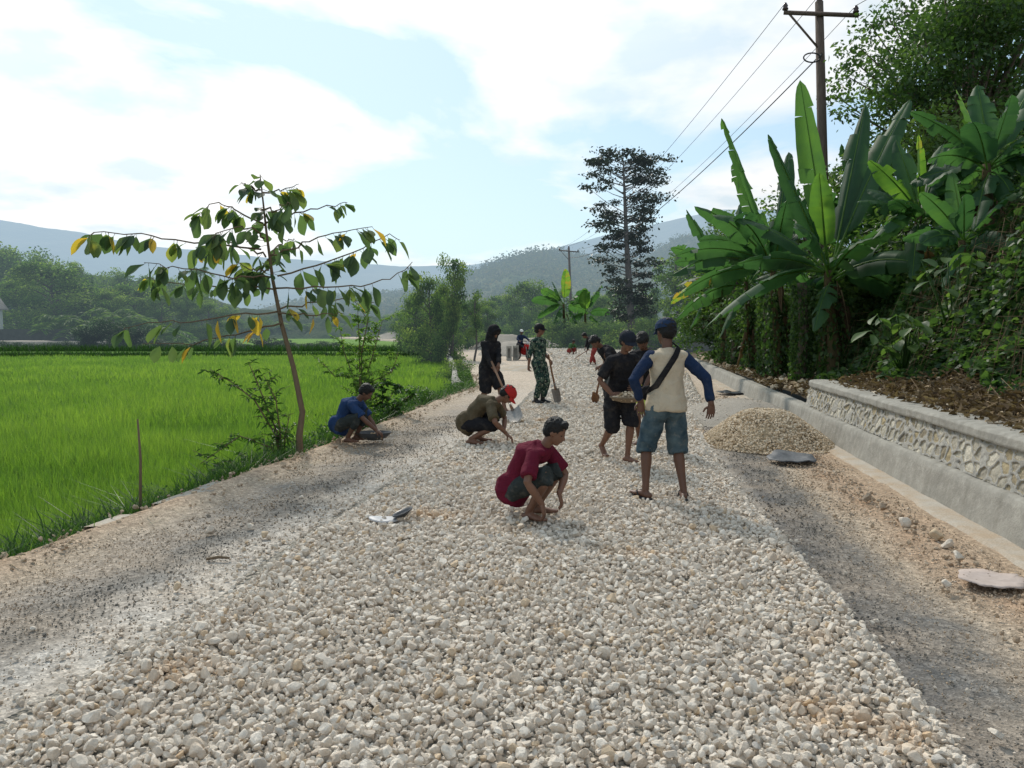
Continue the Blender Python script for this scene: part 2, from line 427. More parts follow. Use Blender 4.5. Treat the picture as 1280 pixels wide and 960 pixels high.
    def garment(name, mb, mat, amp=.011, vx=None, sm=2):
        v, nr, q, f3 = remesh(mb, vx or voxel*1.15, sm)
        v = fold(v, nr, amp, random.uniform(0, 99))
        g = MB(); g.add(v*s, [q, f3]); return g.build(name, mat, root, local=True)
    a = .019
    # shirt
    S = MB()
    low = P-up*(shirt_low if not vest else -.02)
    if vest: S.tube([P-up*.045, P+up*.0, P+up*.12, P+up*.26], [(.200, .186), (.196, .180), (.168, .140), (.150, .114)], 22, side=lat_h)
    S.tube([low, P+up*.08]+spine[2:5]+[C+up*.04, C+up*.065], (np.array([(.145+hem, .112+hem), (.146, .108), (.132, .098), (.150, .108), (.152, .092), (.085, .066), (.064, .056)])+[.010, a*.8])*t, 22,
           side=np.vstack([lats[:1], lats[1:], lats[-1:]]))
    for k in (0, 1):
        S.ell(shr[k]-lat*(.012*(1-2*k)), (.070, .070, .064)); S.ell(shr[k]*.55+C*.45+up*.010, (.085, .083, .052))
        if sleeve and not vest:
            e, w, c0 = El[k], Wr[k], shr[k]
            if sleeve <= 1: S.tube([c0, c0*(1-sleeve)+e*sleeve], [.064, .062+.008*(sleeve > .5)], 14)
            else: S.tube([c0, c0*.5+e*.5, e, e*(2-sleeve)+w*(sleeve-1)], [.062, .056, .05, .042], 14)
        if not vest: S.ell(P+(lat_h*.07*(1-2*k))-fwd_h*.05-up*(-.01)-up*hem, (.095+hem*1.2, .100+hem*.8, .10+hem*2))
    garment('vest' if vest else ('hoodie' if hood else 'shirt'), S, M[shirt])
    if vest:
        for k in (0, 1):
            U = MB(); e, w, c0 = El[k], Wr[k], shr[k]
            U.tube([c0+lat*.0, c0*.5+e*.5, e, e*(2-sleeve)+w*(sleeve-1)], [.064, .056, .048, .038], 14, round_cap=False); U.ell(c0-lat*(.002*(1-2*k)), (.071, .071, .067))
            garment('sleeve', U, M[sleeve_mat], .009)
    else:
        cl = MB(); cp = C+up*.062
        th = np.linspace(0, 2*math.pi, 17); lt = lat
        cl.tube([cp+lt*.062*math.cos(x)+fwd*.055*math.sin(x)-up*(.018*max(0, math.sin(x))) for x in th], .010, 8, caps=False)
        cl.v = [x*s for x in cl.v]; cl.build('collar', M[shirt], root, local=True)
    # trousers or shorts
    T = MB()
    T.tube([P-up*.07, P+up*.02, P+up*.12], (np.array([(.14, .105), (.148, .112), (.14, .10)])+.008)*t, 20, side=lat_h)
    for k in (0, 1):
        kn, an = Kn[k], An[k]; c0 = hips[k]
        T.ell(P+(lat_h*.07*(1-2*k))-fwd_h*.05-up*.02, (.095, .10, .11))
        T.ell(P+(lat_h*.08*(1-2*k))-up*.03, (.098, .10, .10))
        if leg <= 1: T.tube([c0, c0*.5+kn*.5, c0*(1-leg)+kn*leg], np.array([.098, .094*loose, .086*loose])*t, 16)
        elif leg < 1.15: T.tube([c0, c0*.5+kn*.5, kn, kn+(an-kn)*(leg-1)], np.array([.098, .092*loose, .082*loose, .082*loose])*t, 16)
        else:
            lf = leg-1; T.tube([c0, c0*.5+kn*.5, kn, kn*(1-lf*.5)+an*lf*.5, kn*(1-lf)+an*lf], np.array([.098, .086, .068, .062, .052])*loose, 16, round_cap=False)
    garment('shorts' if leg < 1.3 else 'trousers', T, M[pants], .013)
    if stripe:
        k = 1; kn, c0 = Kn[k], hips[k]; Q = MB(); ax = unit(kn-c0); cc = c0*.28+kn*.72
        b = unit(np.cross(ax, (1, 0, 0))); d = np.cross(ax, b)
        Q.tube([cc+(b*math.cos(x)+d*math.sin(x))*(.097*loose) for x in np.linspace(1.2, 4.2, 14)], [(.012, .004)]*14, 6, side=ax)
        Q.v = [x*s for x in Q.v]; Q.build('stripe', M['white_paint'], root, local=True)
    if shoes:
        for k in (0, 1):
            an = An[k]; td = unit(toe[k]); td = unit(V(td[0], td[1], 0)); fl = unit(np.cross((0, 0, 1), td)); D = MB()
            if shoes == 'boot':
                D.tube([an+V(0, 0, .16), an+V(0, 0, .02), an+V(0, 0, -.03)], [.052, .05, .05], 12)
                D.tube([an-td*.065+V(0, 0, -.04), an+td*.03+V(0, 0, -.03), an+td*.12+V(0, 0, -.042), an+td*.20+V(0, 0, -.05)], [(.042, .038), (.045, .048), (.05, .036), (.042, .026)], 14, side=fl, round_cap=True)
                vv, nn, q, f3 = remesh(D, .01, 2); g = MB(); g.add(vv*s, [q, f3]); g.build('boot', M['boot'], root, local=True)
            else:
                tl_ = td*(.17); z = V(0, 0, -.078)
                D.tube([an-td*.085+z, an-td*.06+z, an+td*.03+z, an+td*.12+z, an+td*.19+z, an+td*.215+z], [(.02, .010), (.040, .012), (.042, .012), (.052, .012), (.045, .012), (.02, .010)], 14, side=fl)
                D.tube([an+fl*.048+td*.05+V(0, 0, -.06), an+fl*.03+td*.09+V(0, 0, -.015), an+td*.14+V(0, 0, -.035), an-fl*.03+td*.09+V(0, 0, -.015), an-fl*.048+td*.05+V(0, 0, -.06)], .008, 6)
                D.v = [x*s for x in D.v]; D.build('sandal', M['rubber'], root, local=True)
    if hair or cap:
        Hh = MB()
        Hh.ell(h(-.026, 0, .045), (.098, .088, .094), RH, 18, 12); Hh.ell(h(-.05, 0, .0), (.07, .078, .075), RH, 16, 10)
        if not cap: Hh.ell(h(.035, 0, .098), (.052, .066, .034), RH, 14, 8)
        v, nr, q, f3 = remesh(Hh, .01, 1); v = fold(v, nr, .009, 5, 28, 1)
        g = MB(); g.add(v*s, [q, f3]); g.build('hair', M['hair'], root, local=True)
    if cap:
        K = MB(); c = h(-.012, 0, .052); ph = np.linspace(0, math.pi*.5, 8); th = np.linspace(0, 2*math.pi, 25)
        Pd = np.array([[c+RH@V(.114*math.cos(x)*math.sin(p)*1.0, .099*math.sin(x)*math.sin(p), .092*math.cos(p)) for x in th] for p in ph])
        Pd = np.concatenate([Pd, Pd[-1:]-hu*.022])
        K.grid(Pd); 
        sg = -1 if cap_back else 1
        br = []
        for r_ in (0.0, .5, 1.0):
            br.append([c+RH@V(sg*(.100*math.cos(x)+ r_*.078*math.cos(x)**1.0), .088*math.sin(x)*(1+.05*r_), -.012-.028*r_*0.6-.025*abs(math.sin(x))*r_) for x in np.linspace(-1.15, 1.15, 13)])
        br = np.array(br); K.grid(br); K.grid(br-hu*.004, flip=True)
        K.ell(h(-.012, 0, .146), (.010, .010, .006), RH, 8, 5)
        K.v = [x*s for x in K.v]; K.build('cap', M[cap], root, local=True)
    if hood:
        K = MB(); K.ell(h(-.03, 0, .028), (.118, .112, .128), RH, 18, 12); K.tube([h(-.03, 0, -.03), C+up*.03], [.112, .115], 16)
        K.tube([h(.052+.018*math.sin(x), .082*math.cos(x), .028+.105*math.sin(x)) for x in np.linspace(-1.2, math.pi+1.2, 18)], .020, 8)
        garment('hood', K, M[shirt], .006)
    root['_s'] = s
    tw = lambda p: (np.asarray(p)*s) @ Rm.T + np.asarray(loc, float)
    info = dict(root=root, tw=tw, C=C, P=P, up=up, fwd=fwd, lat=lat, spine=spine, Wr=[tw(w) for w in Wr], HD=HD, s=s, Rm=Rm)
    del root['_s']
    return info
# ------------------------------------------------------------ layout lines (metres, y = away from the camera)
GZ = -0.62                       # soil level of the paddy
def interp(pts):
    a = np.array(pts, float); return lambda y: np.interp(y, a[:, 0], a[:, 1])
xl = interp([(-6, -5.25), (5.2, -3.47), (6.77, -3.16), (10.67, -2.5), (17.9, -1.49), (21, -.93), (30, -1.6), (44, -3.0), (60, -4.3), (80, -6.5), (110, -16), (150, -34), (220, -80)])
xr = lambda y: 2.864+.145*y      # base of the wall on the right
xr_road = interp([(-6, 1.99), (30, 7.21), (45, 9.0), (60, 8.7), (72, 6.9), (85, 2.5), (110, -6), (150, -22), (220, -62)])
gl = interp([(-3, -2.3), (2, -2.2), (3.04, -2.03), (3.84, -1.86), (4.48, -1.70), (5.63, -1.60), (7.1, -1.34), (9.9, -.83), (14, 0.0), (20, .6), (40, 2.2), (55, 2.6), (80, -3.4), (110, -13), (150, -30)])
gr = interp([(-3, 1.1), (2.0, 1.52), (2.8, 1.66), (3.4, 1.76), (4.16, 1.87), (5.3, 1.98), (6.7, 2.12), (8.6, 2.36), (11.5, 2.85), (17, 4.2), (27, 6.2), (45, 8.7), (60, 8.3), (72, 6.5), (85, 2.1), (110, -6.5), (150, -22.5)])
def smooth(x): x = np.clip(x, 0, 1); return x*x*(3-2*x)
def vnoise(p, sc, seed=0, oct=3):
    """cheap value noise on an (n,2|3) array, numpy only"""
    p = np.asarray(p, float)*sc; out = np.zeros(p.shape[:-1]); amp = 1; tot = 0
    if p.shape[-1] == 2: p = np.concatenate([p, np.zeros(p.shape[:-1]+(1,))], -1)
    for o in range(oct):
        i = np.floor(p).astype(np.int64); f = p-i; f = f*f*(3-2*f); r = 0
        for dx in (0, 1):
            for dy in (0, 1):
                for dz in (0, 1):
                    hsh = ((i[..., 0]+dx)*374761393+(i[..., 1]+dy)*668265263+(i[..., 2]+dz)*2147483647+(seed+o)*1274126177) & 0x7fffffff
                    hsh = ((hsh ^ (hsh >> 13))*1274126177) & 0x7fffffff; hsh = hsh ^ (hsh >> 16)
                    val = (hsh & 0xffff)/65535.0
                    r = r+val*np.where(dx, f[..., 0], 1-f[..., 0])*np.where(dy, f[..., 1], 1-f[..., 1])*np.where(dz, f[..., 2], 1-f[..., 2])
        out += r*amp; tot += amp; amp *= .5; p = p*2.03+17.1
    return out/tot

# ------------------------------------------------------------ materials of the ground
m = Mat('ground_soil'); p = m.pos()
c = m.mix(m.noise(p, .05, 4), (.045, .085, .022, 1), (.10, .17, .04, 1)); c = m.mix(m.ramp(m.noise(p, .6, 4), [(.5, 0.0), (.8, .5)]), c, (.09, .075, .045, 1))
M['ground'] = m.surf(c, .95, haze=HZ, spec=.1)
m = Mat('road_sand'); uv = m.n('ShaderNodeTexCoord').outputs['UV']; p = m.pos()
sep = m.n('ShaderNodeSeparateXYZ'); m.l(uv, sep.inputs[0])
w = m.math('ADD', sep.outputs[0], m.math('MULTIPLY', m.math('SUBTRACT', m.noise(p, .9, 4, .6), .5), .10))
tan_ = (.38, .265, .18, 1); tan2 = (.42, .345, .265, 1); gry = (.28, .255, .225, 1); drk = (.085, .085, .085, 1); dust = (.53, .50, .45, 1); conc = (.42, .39, .34, 1)
# across the road: 0 = left edge, 1 = foot of the wall
zones = m.ramp(w, [(0, tan_), (.05, tan2), (.10, gry), (.165, (.20, .19, .175, 1)), (.205, (.44, .41, .37, 1)), (.30, dust), (.70, dust), (.755, (.36, .34, .31, 1)), (.785, (.13, .13, .13, 1)), (.84, (.17, .165, .155, 1)), (.87, tan2), (.91, tan_), (1, (.40, .30, .21, 1))])
far = m.ramp(sep.outputs[1], [(0.0, 0.0), (.07, 0.0), (.16, 1.0)])     # further away the whole width is pale sand
zones = m.mix(far, zones, (.58, .49, .40, 1))
patch = m.ramp(m.noise(p, 1.6, 5, .65), [(.35, 0.0), (.62, 1.0)])
c = m.mix(m.math('MULTIPLY', patch, .45), zones, (.46, .37, .28, 1))
gr1 = m.vor(p, 95, out='Color'); g1 = m.n('ShaderNodeSeparateColor'); m.l(gr1, g1.inputs[0])
spk = m.ramp(g1.outputs[0], [(0, .5), (.55, .95), (.85, 1.15), (1, 1.5)])
c = m.mix(.6, c, m.mix(1.0, c, spk, 'MULTIPLY'))
gr2 = m.vor(p, 34, out='Color'); g2 = m.n('ShaderNodeSeparateColor'); m.l(gr2, g2.inputs[0])
c = m.mix(.5, c, m.mix(1.0, c, m.ramp(g2.outputs[1], [(0, .6), (.6, 1.0), (1, 1.6)]), 'MULTIPLY'))
hgt = m.math('ADD', m.vor(p, 95), m.math('MULTIPLY', m.vor(p, 34), 1.2))
M['road'] = m.surf(c, 1.0, m.bump(hgt, .5, .010), haze=HZ*2, spec=0)
m = Mat('gravel_bed'); p = m.pos()
v1 = m.vor(p, 16); v2 = m.vor(p, 31)
c = m.mix(m.noise(p, 7, 5, .7), (.20, .175, .14, 1), (.52, .48, .41, 1)); cc = m.vor(p, 16, out='Color'); g2 = m.n('ShaderNodeSeparateColor'); m.l(cc, g2.inputs[0])
c = m.mix(.7, c, m.mix(1.0, c, m.ramp(g2.outputs[0], [(0, .55), (.5, 1.0), (1, 1.4)]), 'MULTIPLY'))
M['gravel_bed'] = m.surf(c, .95, m.bump(m.math('ADD', v1, v2), 1.0, .06), haze=HZ*2, spec=.08)
def stone_mat(name, stops, haze=None):
    m = Mat(name); c = m.ramp(m.tint(), stops); p = m.pos()
    c = m.mix(m.ramp(m.noise(p, 1.1, 3, .5), [(.60, 0.0), (.70, .5)]), c, m.mix(1.0, c, (1.0, .78, .55, 1), 'MULTIPLY'))
    c = m.mix(.55, c, m.mix(1.0, c, m.ramp(m.noise(p, 60, 5, .7), [(.3, .65), (.7, 1.25)]), 'MULTIPLY'))
    c = m.mix(1.0, c, (1.0, .98, .955, 1), 'MULTIPLY'); return m.surf(c, .96, m.bump(m.noise(p, 110, 4, .7), .7, .008), spec=.06, haze=haze)
M['stone'] = stone_mat('limestone', [(0, (.54, .46, .38, 1)), (.15, (.62, .55, .47, 1)), (.4, (.67, .60, .515, 1)), (.7, (.72, .655, .57, 1)), (.92, (.77, .71, .63, 1)), (.965, (.62, .49, .35, 1)), (1, (.50, .47, .43, 1))])
M['stone_tan'] = stone_mat('tan_limestone', [(0, (.36, .27, .17, 1)), (.5, (.62, .50, .36, 1)), (1, (.74, .65, .52, 1))])
M['grit'] = stone_mat('grit', [(0, (.14, .137, .13, 1)), (.35, (.29, .26, .22, 1)), (.6, (.42, .32, .23, 1)), (.85, (.50, .41, .31, 1)), (1, (.62, .56, .49, 1))])

# ------------------------------------------------------------ ground, road, gravel
g = MB(); n = 60
xs = np.concatenate([-np.geomspace(6000, 20, 30), np.linspace(-16, 16, 17), np.geomspace(20, 6000, 30)])
ys = np.concatenate([[-60, -20], np.linspace(0, 60, 20), np.geomspace(70, 9000, 40)])
X, Y = np.meshgrid(xs, ys, indexing='ij')
g.grid(np.stack([X, Y, np.full_like(X, GZ)], -1), flip=True)
tag(g.build('ground', M['ground']), kind='structure')

def strip(name, fl, fr, y, z0, mat, across=12, zfun=None, skirt=None, kind='structure'):
    L, R = fl(y), fr(y); u = np.linspace(0, 1, across)
    X = L[:, None]*(1-u)+R[:, None]*u; Y = np.repeat(y[:, None], across, 1); Z = np.full_like(X, z0)
    if zfun is not None: Z = Z+zfun(X, Y, u[None])
    P = np.stack([X, Y, Z], -1); U = np.repeat(u[None], len(y), 0)
    if skirt:
        a = P[:, :1].copy(); a[..., 2] = skirt; a[..., 0] -= .12; b = P[:, -1:].copy(); b[..., 2] = skirt; b[..., 0] += .02
        P = np.concatenate([a, P, b], 1); U = np.concatenate([U[:, :1]-.002, U, U[:, -1:]+.002], 1)
    g = MB(); g.grid(P, flip=True); o = g.build(name, mat)
    me = o.data; uvl = me.uv_layers.new(name='UVMap'); li = np.zeros(len(me.loops), np.int32); me.loops.foreach_get('vertex_index', li)
    uu = np.stack([U.reshape(-1), P[..., 1].reshape(-1)/150], 1)
    uvl.data.foreach_set('uv', uu[li].astype(np.float32).ravel())
    return tag(o, kind=kind)
yr = np.concatenate([np.linspace(-6, 40, 230), np.linspace(40.5, 200, 120)])
def road_z(X, Y, u):
    z = .018*(vnoise(np.stack([X, Y], -1), 1.6, 3)-.5)*2
    berm = np.exp(-((X-xl(Y)-.16)/.16)**2)*.07*(Y < 26)*(0.25+1.4*vnoise(np.stack([X, Y], -1), 2.2, 9))
    rut = -.02*np.exp(-((X-gr(Y)-.75)/.28)**2)*(Y < 14)
    return z+berm+rut
xl_s = lambda y: xl(y)-.02+.10*(vnoise(np.stack([y, y*0], -1), 2.5, 31)-.5)*(y < 24)
strip('road', xl_s, lambda y: np.minimum(xr_road(y), np.where(y < 31, xr(y)+.02, 99)), yr, 0.0, M['road'], 64, road_z, skirt=GZ-.03)
def bed_prof(X, Y):
    dl = X-gl(Y); dr = gr(Y)-X
    return np.clip(np.minimum(dl/.28, dr/.10), 0, 1)
def bed_z(X, Y, u=None):
    w_ = smooth(bed_prof(X, Y)); 
    und = .022*(vnoise(np.stack([X, Y], -1), 1.3, 5)-.5)*2
    return w_*(.062+und)
def bed_h(X, Y): return .012+bed_z(X, Y)
ybed = np.concatenate([np.linspace(-3, 30, 200), np.linspace(30.5, 148, 120)])
strip('gravel_bed', gl, gr, ybed, 0.014, M['gravel_bed'], 40, bed_z, skirt=-.01)

# stones
def ico(sub):
    b = bmesh.new(); bmesh.ops.create_icosphere(b, subdivisions=sub, radius=1); v = np.array([x.co[:] for x in b.verts]); f = np.array([[x.index for x in p.verts] for p in b.faces]); b.free(); return v, f
def rock_variants(sub, n, seed, cuts=9):
    r = np.random.default_rng(seed); out = []
    for i in range(n):
        v, f = ico(sub); v = v.copy()
        for k in range(cuts):
            nn = r.normal(size=3); nn /= np.linalg.norm(nn); d = r.uniform(.38, .74); e = v@nn-d; v = v-np.maximum(e, 0)[:, None]*nn
        v *= r.uniform([.88, .70, .55], [1.15, .98, .85]); v += r.normal(size=v.shape)*.012; out.append((v, f))
    return out
RV = {3: rock_variants(3, 10, 1, 12), 2: rock_variants(2, 14, 2), 1: rock_variants(1, 14, 3, 6)}
def rand_rot(n, r, flat=1.0):
    q = r.normal(size=(n, 4)); q[:, 1:3] *= flat; q /= np.linalg.norm(q, axis=1)[:, None]; w, x, y, z = q.T
    return np.stack([np.stack([1-2*(y*y+z*z), 2*(x*y-z*w), 2*(x*z+y*w)], -1), np.stack([2*(x*y+z*w), 1-2*(x*x+z*z), 2*(y*z-x*w)], -1), np.stack([2*(x*z-y*w), 2*(y*z+x*w), 1-2*(x*x+y*y)], -1)], -2)
def scatter(mb, pos, size, lod, r, tint=None, flat=.45):
    n = len(pos); var = RV[lod]; idx = r.integers(0, len(var), n); R = rand_rot(n, r, flat)
    tint = r.random(n) if tint is None else tint
    for k, (v, f) in enumerate(var):
        s_ = idx == k; c = s_.sum()
        if not c: continue
        vv = np.einsum('nij,vj->nvi', R[s_], v)*size[s_][:, None, None]+pos[s_][:, None]
        ff = f[None]+(np.arange(c)*len(v))[:, None, None]
        mb.add(vv.reshape(-1, 3), ff.reshape(-1, 3), np.repeat(tint[s_], len(v)))
r = np.random.default_rng(11)
def jit_grid(y0, y1, x0, x1, sp, r, jit=.48):
    nx, ny = int((x1-x0)/sp), int((y1-y0)/sp)
    X, Y = np.meshgrid(x0+(np.arange(nx)+.5)*sp, y0+(np.arange(ny)+.5)*sp); X = X+ (np.arange(ny) % 2)[:, None]*sp*.5
    return (X+r.uniform(-jit, jit, X.shape)*sp).ravel(), (Y+r.uniform(-jit, jit, X.shape)*sp).ravel()
gs = MB()
for (y0, y1, sp, lod, sz) in [(1.2, 4.6, .0262, 2, .0192), (4.6, 8.5, .0285, 2, .0205), (8.5, 16, .040, 1, .0255), (16, 30, .075, 1, .040), (30, 62, .15, 1, .06)]:
    for layer in (0, 1):
        if layer and y0 > 10: continue
        x, y = jit_grid(y0, y1, -4, 9.5, sp*(1.0 if layer == 0 else 1.9), r)
        ed = .05*(vnoise(np.stack([x, y], -1), 6, 8)-.5)*2
        k = (x > gl(y)+.03+ed+r.exponential(.03, len(x))) & (x < gr(y)-.02+ed*.4)
        if y0 < 3: k &= (np.abs(x) < y*.72+1.0)
        x, y = x[k], y[k]; n = len(x)
        s_ = sz*np.exp(r.normal(0, .32, n)); s_ = np.clip(s_, sz*.5, sz*2.0)
        z = bed_h(x, y)+s_*(.30 if layer == 0 else .55)+(.018 if layer else 0)
        t = r.random(n); t = np.clip(t*.9+.02, 0, .93); o_ = r.random(n); t = np.where(o_ < .02, 1.0, np.where(o_ < .06, .965, t))
        scatter(gs, np.stack([x, y, z], -1), s_, lod, r, t)
y = r.uniform(1.5, 16, 1500); x = gr(y)-.015+r.normal(0, .015, 1500); s_ = r.uniform(.018, .036, 1500); scatter(gs, np.stack([x, y, s_*.45+.02], -1), s_, 2, r, r.uniform(.2, .93, 1500))
# strays rolled off the sides
n = 900; y = r.uniform(2, 14, n); side = r.random(n) < .75
x = np.where(side, gl(y)-r.exponential(.16, n), gr(y)+r.exponential(.05, n)); s_ = r.uniform(.010, .026, n)
scatter(gs, np.stack([x, y, s_*.4+.01], -1), s_, 1, r)
o = gs.build('gravel', M['stone'], smooth=False); tag(o, 'loose white crushed limestone spread over the middle of the road', 'gravel', kind='stuff')
# grit on the packed shoulders
gt = MB()
for (y0, y1, n, a, b, lod) in [(1.5, 6, 30000, .003, .0075, 1), (6, 14, 22000, .005, .011, 1)]:
    y = r.uniform(y0, y1, n); lft = r.random(n) < .55
    x = np.where(lft, xl(y)+.05+(gl(y)-xl(y)-.05)*r.random(n), gr(y)+(xr(y)-.25-gr(y))*r.random(n))
    s_ = r.uniform(a, b, n)*np.exp(r.normal(0, .25, n))
    nz = vnoise(np.stack([x, y], -1), 2.0, 4); u = (x-xl(y))/(xr(y)-xl(y))
    dk = np.exp(-((u-.17)/.05)**2)+np.exp(-((u-.80)/.05)**2)
    t = np.clip(.70-.60*dk*(nz+.3)+r.normal(0, .17, n), 0, 1)
    keep = r.random(n) < np.clip(.15+nz*1.1-.7*np.exp(-((u-.27)/.06)**2)-.6*np.exp(-((u-.745)/.03)**2), .03, 1)
    zz = s_*.25+.006+.07*np.exp(-((x-xl(y)-.16)/.16)**2)*.6
    scatter(gt, np.stack([x, y, zz], -1)[keep], s_[keep], lod, r, t[keep])
# clods along the left edge
n = 1500; y = r.uniform(3, 26, n); x = xl(y)+.13+r.normal(0, .12, n); s_ = r.uniform(.008, .026, n)*np.exp(r.normal(0, .3, n))
scatter(gt, np.stack([x, y, s_*.2+.045], -1), s_, 1, r, r.uniform(.55, .8, n))
n = 900; y = r.uniform(3, 18, n); x = xr(y)-.42-r.exponential(.16, n); s_ = r.uniform(.01, .03, n)
scatter(gt, np.stack([x, y, s_*.2+.01], -1), s_, 1, r, r.uniform(.5, .85, n))
o = gt.build('grit', M['grit'], smooth=False); tag(o, 'fine brown and grey grit over the packed shoulders of the road', 'grit', kind='stuff')

# ------------------------------------------------------------ bank on the right, behind the wall
def bank_h(X, Y):
    u = X-xr(Y)
    A = np.interp(Y, [0, 11, 16, 22, 30, 200], [1, 1, .62, .22, .10, .0])
    base = np.interp(Y, [0, 12.2, 13.2, 30, 45, 60], [.72, .70, .36, .30, .1, -.3])
    h_ = base+A*(2.5*smooth((u-.9)/3.6)+2.6*smooth((u-4)/9))+.10*smooth(u/1.2)
    nz = vnoise(np.stack([X, Y], -1), .8, 21)
    return h_+(nz-.5)*.22*smooth(u/.5)
u = np.concatenate([np.linspace(.30, 3, 28), np.linspace(3.2, 14, 34), np.linspace(15, 60, 20)]); y = np.concatenate([np.linspace(-4, 32, 150), np.linspace(33, 70, 40)])
Ug, Yg = np.meshgrid(u, y, indexing='ij'); Xg = xr(Yg)+Ug
Z = bank_h(Xg, Yg); Z = np.where(Yg > 45, Z-(Yg-45)*.02, Z)
m = Mat('bank_soil'); p = m.pos()
c = m.mix(m.noise(p, 2.5, 5, .65), (.045, .035, .022, 1), (.19, .145, .095, 1)); M['bank'] = m.surf(c, .95, m.bump(m.noise(p, 14, 5, .7), .9, .06), spec=.08)
b = MB(); b.grid(np.stack([Xg, Yg, Z], -1)); tag(b.build('hillside_bank', M['bank']), kind='structure')
def bz(x, y): return float(bank_h(np.array([x]), np.array([y]))[0])
# ------------------------------------------------------------ world and sun
SUN_AZ = math.radians(-20); SUN_EL = math.radians(43)       # azimuth from +Y towards +X
w = bpy.data.worlds.new('World'); SC.world = w; w.use_nodes = True; nt = w.node_tree; nt.nodes.clear()
def wn(t, **k):
    nd = nt.nodes.new(t)
    for a, b_ in k.items():
        if a.startswith('i_'): nd.inputs[int(a[2:]) if a[2:].isdigit() else a[2:].replace('_', ' ')].default_value = b_
        else: setattr(nd, a, b_)
    return nd
def wm(op, a, b_=None, clamp=False):
    nd = wn('ShaderNodeMath', operation=op, use_clamp=clamp)
    for i, x in enumerate((a, b_)):
        if x is None: continue
        if isinstance(x, (int, float)): nd.inputs[i].default_value = x
        else: nt.links.new(x, nd.inputs[i])
    return nd.outputs[0]
def wramp(f, st):
    nd = wn('ShaderNodeValToRGB'); cr = nd.color_ramp
    while len(cr.elements) < len(st): cr.elements.new(.5)
    for e, (p_, c_) in zip(cr.elements, st): e.position = p_; e.color = c_ if isinstance(c_, tuple) else (c_, c_, c_, 1)
    nt.links.new(f, nd.inputs[0]); return nd.outputs[0]
sky = wn('ShaderNodeTexSky'); sky.sky_type = 'NISHITA'; sky.sun_disc = False; sky.sun_elevation = SUN_EL; sky.sun_rotation = SUN_AZ
sky.altitude = 50; sky.air_density = 1.0; sky.dust_density = 1.6; sky.ozone_density = 1.2
bg1 = wn('ShaderNodeBackground', i_Strength=.15); nt.links.new(sky.outputs[0], bg1.inputs[0])
tc = wn('ShaderNodeTexCoord').outputs['Generated']; sp = wn('ShaderNodeSeparateXYZ'); nt.links.new(tc, sp.inputs[0])
zz = wm('ADD', wm('MAXIMUM', sp.outputs[2], 0.0), .22)
cv = wn('ShaderNodeCombineXYZ'); nt.links.new(wm('DIVIDE', sp.outputs[0], zz), cv.inputs[0]); nt.links.new(wm('DIVIDE', sp.outputs[1], zz), cv.inputs[1])
mp = wn('ShaderNodeMapping'); mp.inputs['Location'].default_value = (2.35, .4, 0); mp.inputs['Scale'].default_value = (1, 1.0, 1); nt.links.new(cv.outputs[0], mp.inputs[0])
n1 = wn('ShaderNodeTexNoise', i_Scale=1.15, i_Detail=7, i_Roughness=.52, i_Distortion=.35); nt.links.new(mp.outputs[0], n1.inputs[0])
# whiter towards the sun and the horizon
sd = V(math.sin(SUN_AZ)*math.cos(SUN_EL), math.cos(SUN_AZ)*math.cos(SUN_EL), math.sin(SUN_EL))
dt = wn('ShaderNodeVectorMath', operation='DOT_PRODUCT'); nt.links.new(tc, dt.inputs[0]); dt.inputs[1].default_value = tuple(sd)
glow = wm('POWER', wm('MAXIMUM', dt.outputs['Value'], 0.0), 5.0)
hor = wm('POWER', wm('SUBTRACT', 1.0, wm('MAXIMUM', sp.outputs[2], 0.0), True), 9.0)
fac = wm('ADD', n1.outputs[0], wm('ADD', wm('MULTIPLY', glow, .065), wm('MULTIPLY', hor, .14)))
cl = wramp(fac, [(.485, 0.0), (.555, .75), (.63, 1.0)])
sh_ = wn('ShaderNodeTexNoise', i_Scale=3.2, i_Detail=5, i_Roughness=.5); nt.links.new(mp.outputs[0], sh_.inputs[0])
cc = wramp(sh_.outputs[0], [(.36, (.72, .83, .90, 1)), (.52, (1.0, 1.0, 1.0, 1))])
stc = wm('ADD', wm('MULTIPLY', glow, .6), .92)
bg2 = wn('ShaderNodeBackground'); nt.links.new(cc, bg2.inputs[0]); nt.links.new(stc, bg2.inputs[1])
# thin haze veil in front of the blue
bgh = wn('ShaderNodeBackground', i_Strength=1.0); bgh.inputs[0].default_value = (.53, .80, .93, 1)
mxh = wn('ShaderNodeMixShader'); nt.links.new(wm('ADD', wm('MULTIPLY', glow, .55), wm('ADD', wm('MULTIPLY', hor, .45), .38), True), mxh.inputs[0]); nt.links.new(bg1.outputs[0], mxh.inputs[1]); nt.links.new(bgh.outputs[0], mxh.inputs[2])
mx = wn('ShaderNodeMixShader'); nt.links.new(cl, mx.inputs[0]); nt.links.new(mxh.outputs[0], mx.inputs[1]); nt.links.new(bg2.outputs[0], mx.inputs[2])
wo = wn('ShaderNodeOutputWorld'); nt.links.new(mx.outputs[0], wo.inputs[0])
sl = bpy.data.lights.new('sun', 'SUN'); sl.energy = 3.0; sl.angle = math.radians(7); sl.color = (1, .94, .84)
so = bpy.data.objects.new('sun', sl); COL.objects.link(so); so.rotation_euler = Vector(tuple(sd)).to_track_quat('Z', 'Y').to_euler()
SC.view_settings.view_transform = 'Standard'; SC.view_settings.look = 'None'; SC.view_settings.exposure = 0
try:
    SC.cycles.max_bounces = 6; SC.cycles.diffuse_bounces = 3; SC.cycles.transmission_bounces = 3; SC.cycles.transparent_max_bounces = 4; SC.cycles.use_denoising = True; SC.cycles.sample_clamp_indirect = 5
except Exception: pass

